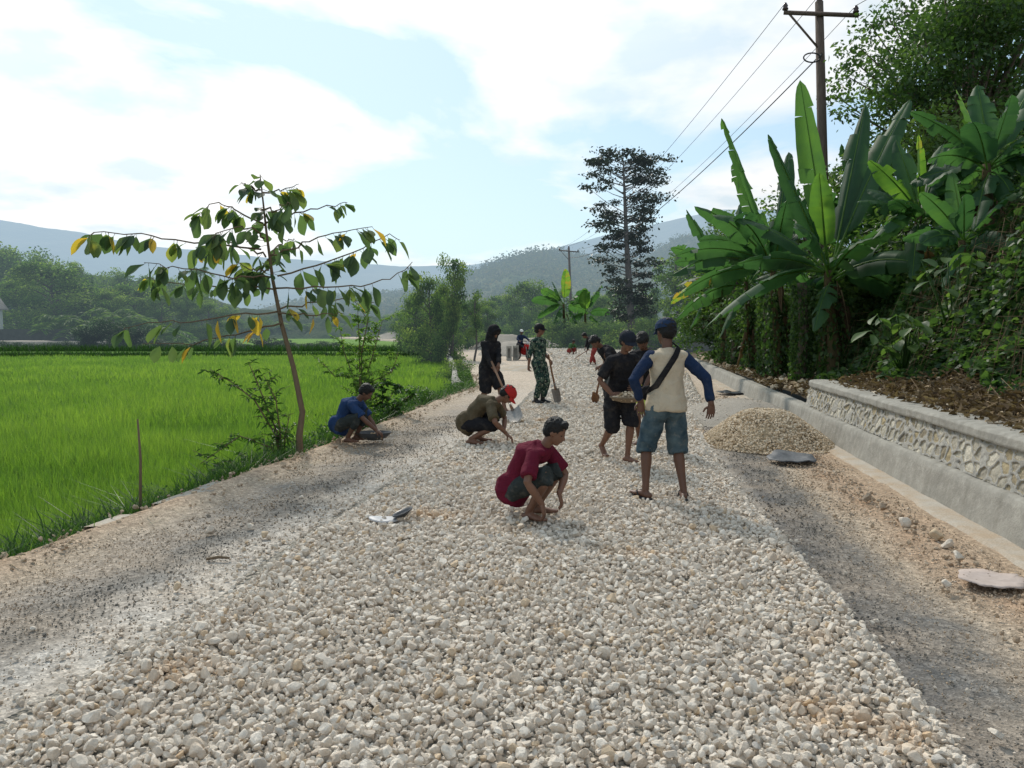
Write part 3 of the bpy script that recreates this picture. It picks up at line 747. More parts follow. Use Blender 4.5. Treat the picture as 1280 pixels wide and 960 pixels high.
# ------------------------------------------------------------ masonry wall and kerb wall on the right
m = Mat('concrete'); p = m.pos()
c = m.mix(m.noise(p, 2.2, 6, .65), (.19, .18, .155, 1), (.41, .385, .335, 1))
c = m.mix(m.ramp(m.noise(p, 9, 5, .7), [(.45, 0.0), (.75, .5)]), c, (.52, .49, .43, 1))
st = m.n('ShaderNodeMapping'); st.inputs['Scale'].default_value = (3, 3, .5); m.l(p, st.inputs[0])
c = m.mix(m.ramp(m.noise(st.outputs[0], 2.2, 4), [(.5, 0.0), (.75, .45)]), c, (.17, .155, .125, 1))
M['concrete'] = m.surf(c, .9, m.bump(m.noise(p, 30, 6, .7), .5, .02), spec=.15, haze=HZ*2)
m = Mat('white_paint'); M['white_paint'] = m.surf((.7, .7, .68, 1), .6)
m = Mat('rubble_masonry'); t = m.tint(); p = m.pos()
c = m.ramp(t, [(0, (.27, .255, .225, 1)), (.10, (.37, .35, .31, 1)), (.2, (.42, .40, .355, 1)), (.25, (.20, .18, .15, 1)), (.45, (.42, .34, .20, 1)), (.6, (.30, .27, .22, 1)), (.8, (.50, .46, .37, 1)), (1, (.62, .57, .47, 1))])
c = m.mix(.6, c, m.mix(1.0, c, m.ramp(m.noise(p, 24, 5, .7), [(.3, .55), (.7, 1.35)]), 'MULTIPLY'))
M['masonry'] = m.surf(c, .92, m.bump(m.noise(p, 60, 5, .7), .7, .015), spec=.1)
def wall_strip(mb, ys, prof, jitter=.006, seed=1, tint=.5):
    """prof: list of (offset to the right of xr, z) swept along the wall"""
    ys = np.asarray(ys); pr = np.array(prof)
    P = np.zeros((len(ys), len(pr), 3)); P[..., 1] = ys[:, None]; P[..., 0] = xr(ys)[:, None]+pr[None, :, 0]; P[..., 2] = pr[None, :, 1]
    nz = vnoise(P, 2.5, seed)-.5; nz2 = vnoise(P, 11, seed+3)-.5
    P[..., 0] += nz*jitter*2.4+nz2*jitter; P[..., 2] += (vnoise(P, 3.1, seed+5)-.5)*jitter*2*(pr[None, :, 1] > .02)
    mb.grid(P, tint=tint, flip=False); return P
def prof_fine(pts, k=8):
    out = []
    for a, b_ in zip(pts[:-1], pts[1:]):
        for i in range(k): out.append(tuple(V(*a)*(1-i/k)+V(*b_)*(i/k)))
    return out+[pts[-1]]
YW = 12.6
wall = empty('retaining_wall', (xr(7), 7, 0), 'stone masonry retaining wall with grey concrete cap and plinth, along the right side of the road', 'wall')
pl = MB(); wall_strip(pl, np.arange(-3, YW+.05, .05), prof_fine([(-.01, -.05), (.075, .325), (.105, .343), (.155, .350)], 6), .012, 2); pl.build('plinth', M['concrete'], wall)
# masonry face: real relief, mortar ribs proud of irregular stones
ny_, nz_ = 1180, 44
ys = np.linspace(-1.2, YW, ny_); zz_ = np.linspace(0, 1, nz_)
Yg, Tg = np.meshgrid(ys, zz_, indexing='ij'); Hh = .350+Tg*.315
def cells(sx, sy, seed):
    rr = np.random.default_rng(seed); pts = []
    for i in range(int(15/sx)):
        for j in range(int(.5/sy)+2): pts.append((-1.5+(i+.5+rr.uniform(-.42, .42))*sx+(j % 2)*sx*.5, .27+(j+.5+rr.uniform(-.38, .38))*sy))
    return np.array(pts), rr.random(len(pts))
pts, cr_ = cells(.15, .105, 6)
W_ = np.stack([Yg.ravel(), Hh.ravel()], -1); warp = np.stack([vnoise(W_, 7, 1), vnoise(W_, 7, 2)], -1)-.5; W_ = W_+warp*.09
d1 = np.full(len(W_), 9.); d2 = d1.copy(); ci = np.zeros(len(W_), int)
for k_, q_ in enumerate(pts):
    near = np.abs(W_[:, 0]-q_[0]) < .5; dd = np.full(len(W_), 9.); dd[near] = np.hypot((W_[near, 0]-q_[0])*.80, (W_[near, 1]-q_[1])*1.0)
    lt = dd < d1; d2 = np.where(lt, d1, np.minimum(d2, dd)); ci = np.where(lt, k_, ci); d1 = np.where(lt, dd, d1)
edge = (d2-d1).reshape(Yg.shape); big = (cr_[ci] < .93).reshape(Yg.shape)
sz_ = (.022+.022*cr_[ci]).reshape(Yg.shape)
rib = 1-smooth((edge-sz_*.55)/.020); rib = np.where(big, rib, 1.0)
dome = .020*np.sqrt(np.clip(edge/.10, 0, 1))
disp = rib*.026+(1-rib)*dome*(.4+cr_[(ci*7) % len(cr_)].reshape(Yg.shape))
disp += (vnoise(np.stack([Yg, Hh], -1), 30, 4)-.5)*.012+(vnoise(np.stack([Yg, Hh], -1), 9, 4)-.5)*.012
P = np.stack([xr(Yg)+.150+Tg*.085-disp, Yg+0*Tg, Hh], -1)
tt = np.where(rib > .5, .02+.18*vnoise(np.stack([Yg, Hh], -1), 8, 5), .27+.7*cr_[(ci*3) % len(cr_)].reshape(Yg.shape))
ms = MB(); ms.grid(P, tint=tt); 
# far end, cut at an angle
e = np.array([[(xr(YW)+.15+.0, YW, .35), (xr(YW)+.62, YW, .35)], [(xr(YW)+.225, YW-.12, .665), (xr(YW)+.62, YW-.12, .665)]]); ms.grid(e, tint=.1)
ms.build('masonry_face', M['masonry'], wall)
cp = MB(); prf = prof_fine([(.215, .652), (.178, .664), (.172, .68), (.176, .742), (.20, .764), (.30, .774), (.56, .770), (.60, .75), (.60, .55)], 5)
Pc = wall_strip(cp, np.arange(-1.2, YW-.05, .045), prf, .013, 7); cap_end = Pc[-1]; c0 = cap_end.mean(0)
cp.add(np.vstack([cap_end, c0]), np.array([[i, i+1, len(cap_end)] for i in range(len(cap_end)-1)]), .5); cp.build('cap', M['concrete'], wall)
kb = MB(); wall_strip(kb, np.arange(YW+.004, 33, .08), prof_fine([(-.01, -.05), (.075, .325), (.105, .343), (.24, .352), (.27, .32), (.27, .1)], 6), .012, 2)
o = kb.build('kerb_wall', M['concrete'], origin=(xr(13), 13, 0)); tag(o, 'low plain concrete wall running on into the distance past the stone wall', 'wall')
gtt = MB()
ys = np.arange(-3, 24, .07); wd = .21+.08*(vnoise(np.stack([ys, ys*0], -1), .9, 14)-.5)+.06*(vnoise(np.stack([ys, ys*0], -1), 5, 14)-.5)
for_ = np.linspace(0, 1, 7); P = np.stack([xr(ys)[:, None]-wd[:, None]*(1-for_)+.012, np.repeat(ys[:, None], 7, 1), .020+.012*for_[None]-.05*(for_[None] == 0)+np.zeros((len(ys), 1))], -1)
P[..., 2] += (vnoise(P, 3, 2)-.5)*.016; gtt.grid(P)
m = Mat('dusty_concrete'); p = m.pos(); c = m.mix(m.ramp(m.noise(p, 3, 6, .65), [(.35, 0.0), (.62, 1.0)]), (.46, .42, .36, 1), (.42, .33, .24, 1))
c = m.mix(.5, c, m.mix(1.0, c, m.ramp(m.noise(p, 70, 3, .7), [(.3, .6), (.7, 1.3)]), 'MULTIPLY'))
M['dusty'] = m.surf(c, .95, m.bump(m.noise(p, 60, 5, .7), .5, .01), spec=.08); tag(gtt.build('gutter_strip', M['dusty']), kind='structure')
# slabs of the old concrete edge at the left of the road
for (y0, y1, lab) in ((5.95, 6.35, 'pinkish broken concrete edging slab nearer the camera beside the paddy'), (6.75, 7.75, 'long grey concrete edging slab beside the paddy, behind the thin stick')):
    q = MB(); ys = np.linspace(y0, y1, 14); P = np.stack([xl(ys)[:, None]+np.array([-.06, -.05, .20, .22])[None]+.03*(vnoise(np.stack([ys, ys], -1), 5, 3)-.5)[:, None], np.repeat(ys[:, None], 4, 1), np.array([-.2, .045, .055, .0])[None]+np.zeros((14, 1))], -1)
    q.grid(P, flip=True); tag(q.build('edging_slab', M['concrete'] if y0 > 6.5 else M['dusty'], origin=(xl(y0), y0, 0)), lab, 'slab')

# low wall curving along the left side further away
lw = MB(); ys = np.linspace(21, 74, 150); k_ = np.array([(-.24, -.9), (-.14, .0), (-.12, .17), (.04, .18), (.06, -.05)])
P = np.zeros((150, 5, 3)); P[..., 0] = xl(ys)[:, None]-.25-.35*smooth((ys-21)/3)[:, None]+k_[:, 0]; P[..., 1] = ys[:, None]; P[..., 2] = k_[:, 1]; P[..., 2] -= (.2*(1-smooth((ys-21)/4))[:, None]); P[..., 2] += .02*(vnoise(P, 1.5, 4)-.5); lw.grid(P, flip=True)
lw.add(P[0], [np.array([[0, 1, 4, 4]])[:, :3], np.array([[1, 2, 3, 4]])]); o = lw.build('canal_wall', M['concrete'], origin=(xl(21), 21, 0)); tag(o, 'low grey concrete wall with white top curving away left between paddy and road', 'wall')

# ------------------------------------------------------------ heaps
def heap(name, x, y, rx, ry, h_, mat, lab, cat, stones, seed, z0=.0, smat=None, sz=(.018, .035), grp=None, pw=1.35):
    rr = np.random.default_rng(seed); q = MB(); n = 46
    U, W = np.meshgrid(np.linspace(-1, 1, n), np.linspace(-1, 1, n), indexing='ij'); R_ = np.hypot(U, W)
    ang = vnoise(np.stack([U, W], -1), 1.3, seed)-.5
    prof = lambda R_: np.clip(1-R_, 0, 1)**.9*(1-.25*np.exp(-(R_/.22)**2))*1.12
    Z = h_*prof(R_*(1+.35*ang)); Z += (vnoise(np.stack([U, W], -1), 5, seed+1)-.5)*.10*h_*(Z > .02); Z = np.where(R_ > 1, -.03, Z)
    P = np.stack([x+U*rx, y+W*ry, z0+Z], -1); q.grid(P, flip=True, tint=.5)
    root = empty(name, (x, y, z0), lab, cat, grp); q.build('core', mat, root)
    if stones:
        a = rr.uniform(0, 2*math.pi, stones); R0 = np.sqrt(rr.uniform(0, 1.08, stones)); u_, w_ = R0*np.cos(a), R0*np.sin(a)
        an = vnoise(np.stack([u_, w_], -1), 1.3, seed)-.5; z = h_*prof(R0*(1+.35*an)); s_ = rr.uniform(*sz, stones)
        k2 = MB(); scatter(k2, np.stack([x+u_*rx, y+w_*ry, z0+np.maximum(z, 0)+s_*.3], -1), s_, 1, rr); o = k2.build('stones', smat, root, smooth=False); o['kind'] = 'stuff'
    return root
m = Mat('pale_sand'); p = m.pos(); c = m.mix(m.noise(p, 3, 5, .6), (.27, .24, .20, 1), (.43, .385, .33, 1)); c = m.mix(.7, c, m.mix(1.0, c, m.ramp(m.noise(p, 60, 3, .7), [(.3, .6), (.7, 1.3)]), 'MULTIPLY'))
M['pale_sand'] = m.surf(c, .95, m.bump(m.noise(p, 25, 5, .7), .6, .03), spec=.08, haze=HZ*2)
m = Mat('tan_gravel_core'); p = m.pos(); c = m.mix(m.noise(p, 40, 4, .7), (.20, .15, .09, 1), (.46, .36, .24, 1)); M['tan_core'] = m.surf(c, .95, m.bump(m.noise(p, 45, 4, .7), .8, .03), spec=.08, haze=HZ*2)
heap('gravel_pile', *at(956, 574, 10.7)[:2], .92, 1.0, .56, M['tan_core'], 'tan crushed stone heap against the right wall beside the white gravel', 'gravel pile', 9000, 4, smat=M['stone_tan'], sz=(.012, .026))
heap('sand_pile', *at(925, 540, 13.6)[:2], 1.25, 1.7, .42, M['pale_sand'], 'smooth pale sand heap behind the tan stone heap at the right wall', 'sand pile', 500, 8, smat=M['stone'], sz=(.01, .02))
for (px, D, rx, h_, lab, mk) in [(651, 30, 1.2, .22, 'low spread orange sand heap on the shoulder between the hooded worker and the soldier', 'dusty'), (642, 47, 2.2, 1.0, 'grey gravel heap behind the concrete blocks', 'pale_sand'),
        (632, 62, 2.8, 1.4, 'tall pale gravel heap behind the grey one near the motorcyclist', 'pale_sand'), (668, 66, 2.6, 1.0, 'wide pale gravel heap right of the motorcyclist', 'pale_sand'),
        (530, 118, 4, 1.5, 'distant grey gravel heap at the far road bend, right one of two', 'pale_sand'), (497, 125, 4, 1.5, 'distant grey gravel heap at the far road bend, left one of two', 'pale_sand')]:
    p_ = G(px, 440, 0); x = (px-640)/F*D; heap('gravel_pile', x, D, rx, rx*1.2, h_, M[mk], lab, 'gravel pile', 0, int(D), z0=0.0)

# ------------------------------------------------------------ loose rocks
def rock(px, py, s_, lab, mat, seed, z=0.02, grp=None):
    v, f = RV[3][seed % 10]; p_ = G(px, py, z); R_ = rand_rot(1, np.random.default_rng(seed+60), .2)[0]
    q = MB(); vv = v@R_.T*s_; vv += vv/s_*(vnoise(vv, 3/s_, seed, 2)-.5)[:, None]*s_*.25; q.add(vv+p_+V(0, 0, s_*.38), f, .3+.05*(seed % 7)); tag(q.build('rock', mat, origin=tuple(p_)), lab, 'rock', grp)
rock(1129, 655, .062, 'round grey rock on the sand alone near the wall foot', M['stone'], 1)
rock(1172, 674, .070, 'tan rock, first of the row of rocks by the wall foot', M['stone_tan'], 2)
rock(1185, 684, .055, 'whitish rock touching the tan rock by the wall foot', M['stone'], 3)
rock(1199, 699, .052, 'small pale rock at the near end of the row by the wall foot', M['stone'], 4)
rock(1183, 734, .052, 'white rock lying left of the flat pale slab', M['stone'], 5)
rock(1244, 921, .040, 'small white rock on dark grit in the near right corner', M['stone'], 6)
rock(262, 667, .055, 'grey green rock on the packed left shoulder', M['stone'], 7)
rock(313, 660, .035, 'small flat dark rock on the left shoulder right of the grey green one', M['stone'], 8)
rock(331, 671, .045, 'brownish rock at the edge of the pale dust on the left shoulder', M['stone_tan'], 9)
rock(345, 686, .028, 'tiny rock left of the gravel edge on pale dust', M['stone'], 10)
rock(221, 737, .035, 'small dark rock on pale dust of the near left shoulder', M['stone_tan'], 11)
rock(1084, 625, .06, 'dark flat stone in the clods near the right wall', M['grit'], 3)
rock(1104, 636, .05, 'black flat stone beside another in the clods near the right wall', M['grit'], 4)
rock(1100, 462, .13, 'grey boulder on the bank behind the wall', M['stone'], 3, z=.8)
rock(905, 449, .34, 'big pale boulder on the bank behind the low wall', M['stone'], 8, z=.35)
rock(930, 455, .22, 'flat pale rock right of the big boulder behind the low wall', M['stone'], 6, z=.35)
# slab of flattened pale material
def sheet(name, px, py, rx, ry, rot, mat, lab, cat, z=.03, thick=.012, curl=.02, seed=1, lobes=.18):
    p_ = G(px, py, z); th = np.linspace(0, 2*math.pi, 41); q = MB(); rr = []
    for k in (0, .35, .7, 1):
        rad = (1+lobes*(vnoise(np.stack([np.cos(th)*2.6, np.sin(th)*2.6], -1), 1, seed)-.5)*2)*k
        x = np.cos(th)*rx*rad; y = np.sin(th)*ry*rad; c, s_ = math.cos(rot), math.sin(rot)
        z_ = thick+curl*k*k*(vnoise(np.stack([np.cos(th)*.9, np.sin(th)*.9], -1), 1, seed+9)*2-.4)
        rr.append(np.stack([p_[0]+x*c-y*s_, p_[1]+x*s_+y*c, p_[2]+z_], -1))
    rr.append(rr[-1]+V(0, 0, -thick)); q.grid(np.array(rr), flip=False); P2 = np.array(rr[:4])+V(0, 0, -thick); q.grid(P2, flip=True)
    return tag(q.build(name, mat, origin=tuple(p_)), lab, cat)
m = Mat('pinkish_board'); p = m.pos(); c = m.mix(m.noise(p, 14, 5, .7), (.36, .29, .25, 1), (.55, .47, .43, 1)); c = m.mix(m.ramp(m.vor(p, 22), [(.10, 1.0), (.16, 0.0)]), c, (.14, .10, .08, 1)); M['board'] = m.surf(c, .9, m.bump(m.noise(p, 30, 4), .4, .01), spec=.1)
M['plastic_grey'] = simple('plastic_grey', (.085, .088, .095), .6, .45, 14, bump=.2, spec=.35)
M['plastic_light'] = simple('plastic_light', (.42, .42, .43), .5, .2, 12, spec=.35)
M['plastic_dark'] = simple('plastic_dark', (.035, .038, .045), .45, .5, 12, spec=.4)
sheet('cement_slab', 1241, 727, .20, .17, .1, M['board'], 'flat pinkish slab with dark pits lying on the sand by the right edge', 'slab', thick=.008, seed=5, lobes=.3)
sheet('plastic_sheet', 990, 576, .26, .30, .3, M['plastic_grey'], 'flattened grey plastic piece at the foot of the tan stone heap', 'plastic', z=.012, curl=.07, seed=3, lobes=.12)
sheet('plastic_sheet', 913, 492, .32, .35, 0, M['plastic_dark'], 'small dark plastic scrap on the sand behind the pale heap', 'plastic', z=.03, curl=.05, seed=8, lobes=.3)
# split scoop on the gravel: pale flat half with dark upright dish half
p_ = G(489, 652, .09); sc_ = empty('scoop_pan', tuple(p_), 'split oval plastic pan, pale flap and dark bowl, lying on the gravel', 'pan')
q = MB(); th = np.linspace(0, 2*math.pi, 33); q.grid(np.array([[p_+V(-.055+.125*k*math.cos(x), .02+.085*k*math.sin(x), .018+.018*k*math.cos(x)**2*(1 if math.cos(x) < 0 else .2)) for x in th] for k in (0, .5, .97, 1.0, 1.0)])-np.array([0, 0, 0, .004, .012])[:, None, None]*V(0, 0, 1)); q.build('flap', M['plastic_light'], sc_)
q = MB(); q.grid(np.array([[p_+V(.085+.085*k*math.cos(x)*.9, .03+.10*k*math.sin(x), .022+.055*(k**2)+.028*k*math.cos(x)) for x in th] for k in (0, .3, .6, .85, 1.0, 1.04, 1.0)])-np.array([0, 0, 0, 0, 0, .006, .014])[:, None, None]*V(0, 0, 1)); q.build('bowl', M['plastic_dark'], sc_)
# sticks
def stick(pts, rad, mat, name, lab, cat): q = MB(); q.tube(pts, rad, 7, tint=.5); return tag(q.build(name, mat, origin=tuple(pts[0])), lab, cat)
b0 = at(177, 636, 6.9); b0[2] = -.45; t_ = at(172, 524, 6.95)
stick([b0, b0*.66+t_*.34+V(-.01, 0, 0), b0*.3+t_*.7+V(.012, 0, 0), t_], [.017, .015, .012, .008], M['twig'], 'stick', 'thin bare wooden stick standing upright in the paddy edge at left', 'stick')
a_ = G(258, 699, .02); stick([a_, a_+V(.08, .01, .012), a_+V(.16, -.005, .01)], [.010, .011, .007], M['twig'], 'stick', 'short bent brown stick lying on the left shoulder', 'stick')
# concrete blocks far on the left shoulder
for i, (px, D, ln) in enumerate([(633, 38.5, .27), (641, 39, .30)]):
    x = (px-640)/F*D; q = MB(); 
    for (lo, hi) in [((0, 0, 0), (ln, .5, .14)), ((0, 0, .14), (.07, .5, .62)), ((ln-.07, 0, .14), (ln, .5, .62)), ((.07, .2, .14), (ln-.07, .3, .62)), ((0, 0, .62), (ln, .5, .74))]: q.box(lo, hi)
    q.v = [v_+V(x, D, 0) for v_ in q.v]; tag(q.build('concrete_block', M['concrete'], origin=(x, D, 0), smooth=False), ['pale hollow concrete block, left one of the pair in front of the grey heap', 'darker hollow concrete block, right one of the pair in front of the grey heap'][i], 'concrete block')
# ------------------------------------------------------------ the people at work
rad = math.radians
M['handle'] = simple('wooden_handle', (.20, .10, .05), .6, .3, 30)
M['steel'] = simple('worn_steel', (.26, .24, .22), .5, .3, 25, spec=.5, metal=.5)
def shovel(lab, top, bot, up_n, mat_b='steel', bl=.30, bw=.22, grip=False):
    """long handled shovel: handle from top, blade tip at bot; up_n = direction the hollow of the blade faces"""
    top, bot = np.asarray(top, float), np.asarray(bot, float); d = unit(bot-top); nn = unit(np.asarray(up_n, float)-d*np.dot(up_n, d)); s_ = np.cross(d, nn)
    rt = empty('shovel', tuple(bot), lab, 'shovel'); n0 = bot-d*bl; q = MB(); q.tube([top, top*.5+n0*.5+nn*.006, n0+d*.02], [.018, .019, .020], 9); 
    if grip: q.tube([top-s_*.055, top+s_*.055], .017, 8)
    q.build('handle', M['handle'], rt)
    u_ = np.linspace(0, 1, 12); k = np.linspace(-1, 1, 9); wd_ = bw*.5*np.where(u_ < .68, 1-.08*u_, np.sqrt(np.clip(1-((u_-.68)/.33)**2, 0, 1))*.945)+.003
    P = n0+d*(u_*bl)[:, None, None]+s_*(k[None, :]*wd_[:, None])[..., None]+nn*((k[None]**2)*.035*(1-u_[:, None]*.5)+.02*u_[:, None]**2-.02)[..., None]
    q = MB(); q.grid(P); q.grid(P-nn*.004, flip=True); q.tube([n0-d*.12+nn*.0, n0+d*.02-nn*.012], [.022, .028], 9); q.build('blade', M[mat_b], rt); return rt
ZG = .105
def squat(**k):
    d = dict(pelvis=(-.17, 0, .27), chest=(.12, 0, .66), bow=.07, feet=((.0, .13, .075), (.0, -.13, .075)), knee=((1, .25, .9), (1, -.25, .9)), toe=((1, .3, 0), (1, -.3, 0)), elbow=((.1, .8, -.5), (.1, -.8, -.5)), head_f=(.85, 0, -.5), head_u=(.5, 0, .85)); d.update(k); return d

# boy in maroon
l = G(666, 646, ZG); Db = l[1]
person('boy in maroon polo shirt squatting on the white gravel, nearest to the camera', l, rad(-20), H=1.46, skin=0, voxel=.010, world_hands=True,
       hands=(at(699, 617, Db-.05), at(678, 631, Db-.28)), hand_dir=((.35, -.15, -1), (.25, -.1, -1)), curl=.6, shirt='maroon_cloth', sleeve=.80, pants='grey_cloth', leg=1.14, shoes=None, shirt_low=.10,
       hem=.022, **squat(pelvis=(-.17, 0, .25), chest=(.08, 0, .62), bow=.09, yaw=-.10, head_f=(.86, -.12, -.42), head_u=(.42, 0, .86), elbow=((.2, .6, .1), (-.3, -.7, .1))))
# man in blue and cream, seen from the back
l = G(831, 622, ZG); D = l[1]
pm = person('man seen from behind in cream vest, blue long sleeves, denim shorts and blue cap', l, rad(97), H=1.575, skin=1, voxel=.010, world_hands=True,
       pelvis=(0, 0.0, .885), chest=(.02, -.01, 1.36), hands=(at(801, 502, D-.02), at(889, 505, D-.12)), elbow=((-.5, .9, .1), (-.3, -1, .2)), hand_dir=((-.05, 0, -1), (0.05, 0, -1)), curl=.45,
       feet=((.02, .185, .075), (-.06, -.165, .075)), toe=((1, .5, 0), (1, -.25, 0)), knee=((1, .2, 0), (1, -.15, 0)), head_f=(.92, .25, -.22), head_u=(.25, 0, 1),
       shirt='cream_cloth', vest=True, sleeve=1.88, sleeve_mat='navy_cloth', pants='denim', leg=1.13, loose=1.08, shoes='sandal', cap='cap_blue', shirt_low=.10, hem=.030)
# strap of the bag across his back
up, fw, lt_v, C_, P_, s_ = pm['up'], pm['fwd'], pm['lat'], pm['C'], pm['P'], pm['s']
q = MB(); pts = []
for a_, b_, c_ in [(-.065, .115, .02), (-.085, .075, -.085), (-.04, .0, -.128), (.03, -.11, -.130), (.09, -.20, -.128), (.135, -.28, -.105), (.168, -.33, -.03), (.165, -.37, .06)]:
    pts.append(pm['tw'](C_+lt_v*a_+up*b_+fw*c_))
pts = np.array(pts); sdv = pm['tw'](C_+up*1.0+lt_v*.9)-pm['tw'](C_); q.tube(pts, [(.027, .005)]*8, 8, side=unit(sdv)); bag = empty('sling_bag', tuple(pts[4]), 'black sling strap worn diagonally across the back of the cream vest', 'bag'); q.build('strap', M['black_cloth'], bag)
q = MB(); c_ = pm['tw'](C_+lt_v*.12-up*.36+fw*.16); q.ell(c_, (.10, .045, .07), n=16, m=10); q.build('pouch', M['black_cloth'], bag)
# printed mark on the vest
M['print_orange'] = simple('print_orange', (.55, .16, .06), .8); M['print_grey'] = simple('print_grey', (.20, .17, .15), .8)
def onback(a_, b_): return pm['tw'](C_+lt_v*a_+up*b_-fw*.1285)
# carrier
l = G(773, 575, ZG); D = l[1]
pc = person('worker in black t-shirt and dark cap walking barefoot with a tray of stones', l, rad(-66), H=1.53, skin=0, voxel=.011, world_hands=True,
       pelvis=(-.02, 0, .86), chest=(.14, -.03, 1.30), sh_tilt=.06, hands=(at(797, 486, D-.12), at(766, 494, D-.20)), elbow=((-.6, .8, -.3), (-.6, -.8, -.3)), hand_dir=((.2, -.9, .1), (.2, .9, 0)), curl=.8,
       feet=((.16, .03, .075), (-.24, -.10, .17)), heel_up=(0, .9), toe=((1, .1, 0), (1, -.1, 0)), knee=((1, .0, 0), (1, -.2, 0)), head_f=(.93, .08, -.36), head_u=(.36, 0, .93), shirt='black_cloth', sleeve=.85, pants='black_cloth', leg=1.08, loose=1.15, cap='cap_grey' if 'cap_grey' in M else 'navy_cloth', stripe=True)
tc_ = at(785, 499, D-.30); tr_ = empty('tray', tuple(tc_), 'shallow brown woven tray heaped with stones held by the worker in the dark cap', 'tray')
M['tray'] = simple('woven_tray', (.20, .15, .10), .8, .3, 60, bump=.5)
th = np.linspace(0, 2*math.pi, 29); q = MB(); Pt = np.array([[tc_+V(.19*k*math.cos(x), .15*k*math.sin(x), -.03+.05*k**3) for x in th] for k in (0, .4, .75, .95, 1.0, 1.03)]); q.grid(Pt); q.grid(Pt-V(0, 0, .008), flip=True); q.tube(Pt[-1], .009, 6, caps=False); q.build('basket', M['tray'], tr_)
q = MB(); rr = np.random.default_rng(4); n = 190; a = rr.uniform(0, 6.3, n); R0 = np.sqrt(rr.random(n))*.9; scatter(q, tc_+np.stack([.18*R0*np.cos(a), .14*R0*np.sin(a), .075*(1-R0**1.5)-.0+rr.uniform(-.02, .01, n)], -1), rr.uniform(.012, .026, n), 1, rr); o = tag(q.build('stones', M['stone_tan'], smooth=False, origin=tuple(tc_)), 'heap of pale stones lying in the carried tray', 'stones', kind='stuff')
# helper behind the tray
l = G(806, 557, ZG); D = l[1]
person('boy in black t-shirt and yellow green shorts bowing his head behind the stone tray', l, rad(-112), H=1.53, skin=1, voxel=.012, world_hands=True, pelvis=(-.05, 0, .86), chest=(.10, 0, 1.31), hands=(at(803, 492, D-.35), at(796, 472, D-.30)), elbow=((-.4, .9, -.2), (-.4, -.9, -.1)), hand_dir=((1, -.3, 0), (1, .3, 0)),
       feet=((.08, .10, .075), (-.10, -.10, .075)), head_f=(.6, -.1, -.8), head_u=(.8, 0, .6), shirt='black_cloth', sleeve=.8, pants='lime_cloth', leg=.95, loose=1.1)
# bending boy with shovel behind
l = G(764, 513, ZG); D = l[1]; h0, h1 = at(750, 458, D-.25), at(757, 446, D-.1)
person('boy in black t-shirt stooping behind the worker in the dark cap, dark curly hair', l, rad(-160), H=1.60, skin=1, voxel=.013, world_hands=True, pelvis=(-.12, 0, .84), chest=(.18, 0, 1.19), bow=.05, hands=(h0, h1), elbow=((0, .9, -.5), (-.4, -.9, 0)), head_f=(.6, .2, -.8), head_u=(.8, 0, .6), shirt='black_cloth', sleeve=.85, pants='grey_cloth', leg=1.1, feet=((.10, .16, .075), (-.12, -.14, .075)))
shovel('shovel of the stooping boy, pale wooden blade standing on the gravel left of the tray', at(758, 440, D-.1), G(743, 503, ZG), (-.3, -1, .2), 'handle', .36, .17)
# worker in red trousers
l = G(741, 457, .07); D = l[1]; h0, h1 = at(733, 441, D-.3), at(729, 443, D-.4)
person('far worker in black top and brick red trousers bending over a shovel', l, rad(-170), H=1.62, skin=1, voxel=.017, world_hands=True, pelvis=(-.14, 0, .86), chest=(.20, 0, 1.17), bow=.05, hands=(h0, h1), elbow=((0, .9, -.5), (-.2, -.9, -.4)), head_f=(.7, 0, -.7), head_u=(.7, 0, .7), shirt='black_cloth', sleeve=1.7, pants='brick_cloth', leg=1.82, loose=1.1, feet=((.16, .16, .075), (-.16, -.14, .075)))
shovel('shovel of the far worker in red trousers, pointing down left', at(736, 437, D-.3), G(717, 449, .07), (0, -.5, 1), 'steel', .30, .22)
# soldier
l = G(674, 504, ZG); D = l[1]; hs_ = at(686.5, 449, D+.05)
person('soldier in green and blue camouflage with dark cap and black boots standing with a shovel', l, rad(-38), H=1.57, skin=0, voxel=.012, world_hands=True, pelvis=(0, 0, .885), chest=(-.02, 0, 1.37), hands=(hs_, at(660.5, 458, D-.1)), elbow=((-.7, .5, -.5), (-.8, -.5, 0)), hand_dir=((.6, 0, -.6), (0, 0, -1)), curl=.8, feet=((.03, .09, .075), (-.03, -.08, .075)), head_f=(.9, .42, -.08), toe=((1, .1, 0), (1, -.1, 0)),
       shirt='camo', sleeve=1.35, pants='camo', leg=1.84, loose=1.12, shoes='boot', cap='black_cloth', shirt_low=.12)
shovel('long handled shovel under the hand of the soldier', at(685.5, 443, D+.0), G(698, 504, ZG), (-.6, -.6, .3), 'steel', .30, .20)
# hooded worker
l = G(612, 516, ZG); D = l[1]; h0, h1 = at(624, 466, D-.42), at(617, 461, D-.36)
person('worker in black hoodie with the hood up and black shorts holding a shovel', l, rad(-52), H=1.58, thin=1.1, skin=0, voxel=.012, world_hands=True, pelvis=(-.03, 0, .87), chest=(.04, 0, 1.34), hands=(h0, h1), elbow=((-.5, .8, -.5), (-.5, -.8, -.5)), curl=1.1, hand_dir=((.5, -.5, -.4), (.5, .5, -.3)), feet=((.34, .12, .075), (-.16, -.12, .075)), head_f=(.75, .05, -.62), head_u=(.62, 0, .75),
       shirt='black_cloth', sleeve=1.9, pants='black_cloth', leg=1.05, loose=1.25, hood=True, shirt_low=.16, hair=False)
shovel('shovel of the hooded worker, square steel blade on the gravel beside the red cap', at(614.5, 452, D-.38), G(647, 527, ZG+.03), (-.2, -1, .5), 'steel', .31, .245)
